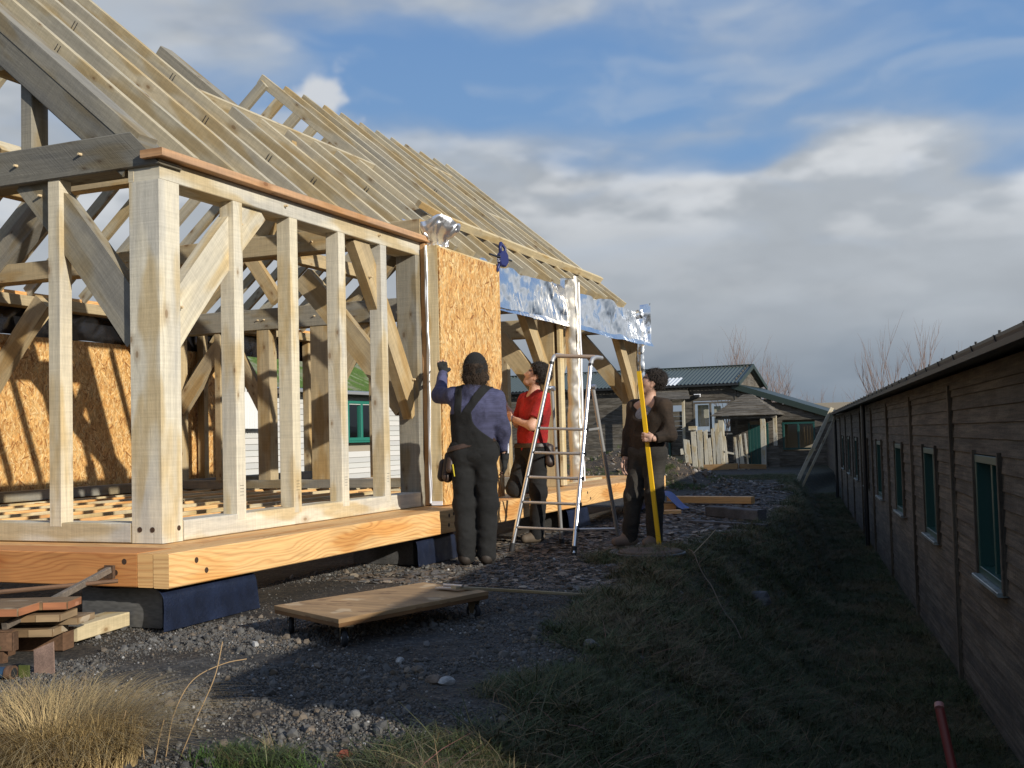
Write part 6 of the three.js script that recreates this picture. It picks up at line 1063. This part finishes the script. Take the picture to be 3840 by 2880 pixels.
  while (lists[0].length + lists[1].length + lists[2].length < 60000 && tries++ < 600000) {
    const z = 3.4 - 33 * Math.pow(rnd(), 1.9), x = shedX(z) - r(0.02, 3.6); if (rnd() > grassAt(x, z)) continue; const n = fbm(x * 2.2, z * 2.2, 5, 3), i = Math.min(2, Math.floor(rnd() * 3)), s = (0.35 + 0.7 * n) * r(0.6, 1.2);
    lists[i].push({ x, z, y: groundY(x, z) - 0.004, rx: r(-0.25, 0.25), ry: r(0, 6.28), rz: r(-0.25, 0.25), sx: s, sy: s * r(0.5, 0.95), sz: s, c: tint(x, z) });
  }
  for (let i = 0; i < 2600; i++) { const x = r(0.9, 3.0), z = r(1.55, 2.9); if (rnd() > sstep(1.1, 0.5, Math.hypot((x - 2.02) / 0.24, (z - 2.0) / 0.14) + fbm(x * 3, z * 3, 2, 2) - 0.5)) continue; const s = r(0.35, 0.75); lists[0].push({ x, z, y: groundY(x, z) - 0.002, rx: 0, ry: r(0, 6.28), rz: 0, sx: s, sy: s, sz: s, c: [0.05 * r(0.8, 1.3), 0.085 * r(0.8, 1.3), 0.014] }); }
  for (let i = 0; i < 900; i++) { const x = -2.4 + (rnd() - 0.5) * 4, z = -15.6 + (rnd() - 0.5) * 3; if (fbm(x * 1.3, z * 1.3, 31, 3) < 0.5) continue; const s = r(0.6, 1.1); lists[0].push({ x, z, y: groundY(x, z), rx: 0, ry: r(0, 6), rz: 0, sx: s, sy: s, sz: s, c: [0.07, 0.1, 0.02] }); }
  lists.forEach((l, i) => scatter(['bank_grass', 'bank_grass', 'bank_grass'][i], 'rough dark grass covering the bank beside the shed', 'grass', kinds[i], grassMat, l));
  // dry stalks bleached among the grass
  const dry = []; while (dry.length < 1500) { const z = 2.9 - 9 * Math.pow(rnd(), 1.6), x = shedX(z) - r(0.5, 2.9); if (grassAt(x, z) < 0.4 || fbm(x * 1.6, z * 1.6, 61, 2) < 0.46) continue; dry.push({ x, z, y: groundY(x, z), rx: r(-0.6, 0.6), ry: r(0, 6), rz: r(-0.6, 0.6), sx: 1, sy: r(0.35, 0.8), sz: 1, c: [0.2 * r(0.6, 1.2), 0.15 * r(0.6, 1.2), 0.075] }); }
  scatter('dry_stalks', 'bleached dry stalks among the bank grass', 'stalks', tuft(3, 0.16, 0.003, 1.2, 9), grassMat, dry);
}
// dry blond tussock in the lower left corner
{
  const rnd = mulberry(321), pos = [], col = [], idx = [], cx = 0, cz = 0;
  for (let b = 0; b < 6500; b++) {
    const a = rnd() * 6.283, rr = 0.27 * Math.sqrt(rnd()), x0 = Math.cos(a) * rr * 1.25, z0 = Math.sin(a) * rr, L = 0.16 + 0.12 * rnd(), az = a + (rnd() - 0.5) * 1.3 + 0.15, out = 0.07 + 0.36 * (rr / 0.24) * rnd() + 0.10 * rnd(), S = 7, st = pos.length / 3, k = 0.65 + 0.6 * rnd(), w = 0.0011 + 0.0008 * rnd(), wind = 0.10 * rnd();
    const c = rnd() < 0.8 ? [0.42 * k, 0.30 * k, 0.13 * k] : [0.30 * k, 0.2 * k, 0.09 * k];
    for (let i = 0; i <= S; i++) { const t = i / S, o = out * t * t, y = L * (Math.sin(Math.min(1.9, t * (1.15 + out * 1.6))) ) * 0.82, x = x0 + Math.cos(az) * o - wind * t * t, z = z0 + Math.sin(az) * o + wind * 0.5 * t * t, ww = w * (1.15 - t); pos.push(x - Math.sin(az) * ww, y, z + Math.cos(az) * ww, x + Math.sin(az) * ww, y, z - Math.cos(az) * ww); col.push(...c, ...c); if (i < S) { const q = st + i * 2; idx.push(q, q + 1, q + 2, q + 1, q + 3, q + 2); } }
  }
  const g = new THREE.BufferGeometry(); g.setAttribute('position', new THREE.Float32BufferAttribute(pos, 3)); g.setAttribute('color', new THREE.Float32BufferAttribute(col, 3)); g.setIndex(idx); g.computeVertexNormals();
  const mat = std({ vertexColors: true, roughness: 0.7, side: THREE.DoubleSide });
  const s = solid('grass_tussock', g, mat, 'large blond dry grass tussock in the lower left corner', 'grass tussock'); s.position.set(1.31, groundY(1.31, 2.2) - 0.02, 2.2);
}
// bare plant stems beside the tussock
for (const [x, z, pts, lab] of [
  [1.66, 2.0, [[0, 0, 0], [0.02, 0.14, -0.02], [0.07, 0.25, -0.06], [0.16, 0.30, -0.12], [0.22, 0.31, -0.16]], 'long arching straw stem beside the dry tussock'],
  [1.72, 2.0, [[0, 0, 0], [0.06, 0.14, -0.02], [0.11, 0.27, -0.05], [0.12, 0.38, -0.08]], 'tall upright reddish stem beside the dry tussock'],
  [1.56, 2.1, [[0, 0, 0], [0.0, 0.10, 0], [0.01, 0.17, -0.01]], 'short bare stem nearest the dry tussock'], [1.62, 2.06, [[0, 0, 0], [-0.01, 0.09, 0], [0.0, 0.15, 0.01]], 'short straight stem between tussock and arching stem'], [1.68, 2.08, [[0, 0, 0], [0.03, 0.09, 0.01], [0.05, 0.15, 0.01]], 'short slanting stem right of the arching stem'],
]) { const y = groundY(x, z); const g = tubeGeo(pts, 0.0019, 24, 6); const s = solid('dry_stem', g, std({ color: lin(0.36, 0.24, 0.12) }), lab, 'plant stem', 'bare stems beside the tussock'); s.position.set(x, y, z); }
renderer.render(scene, camera);
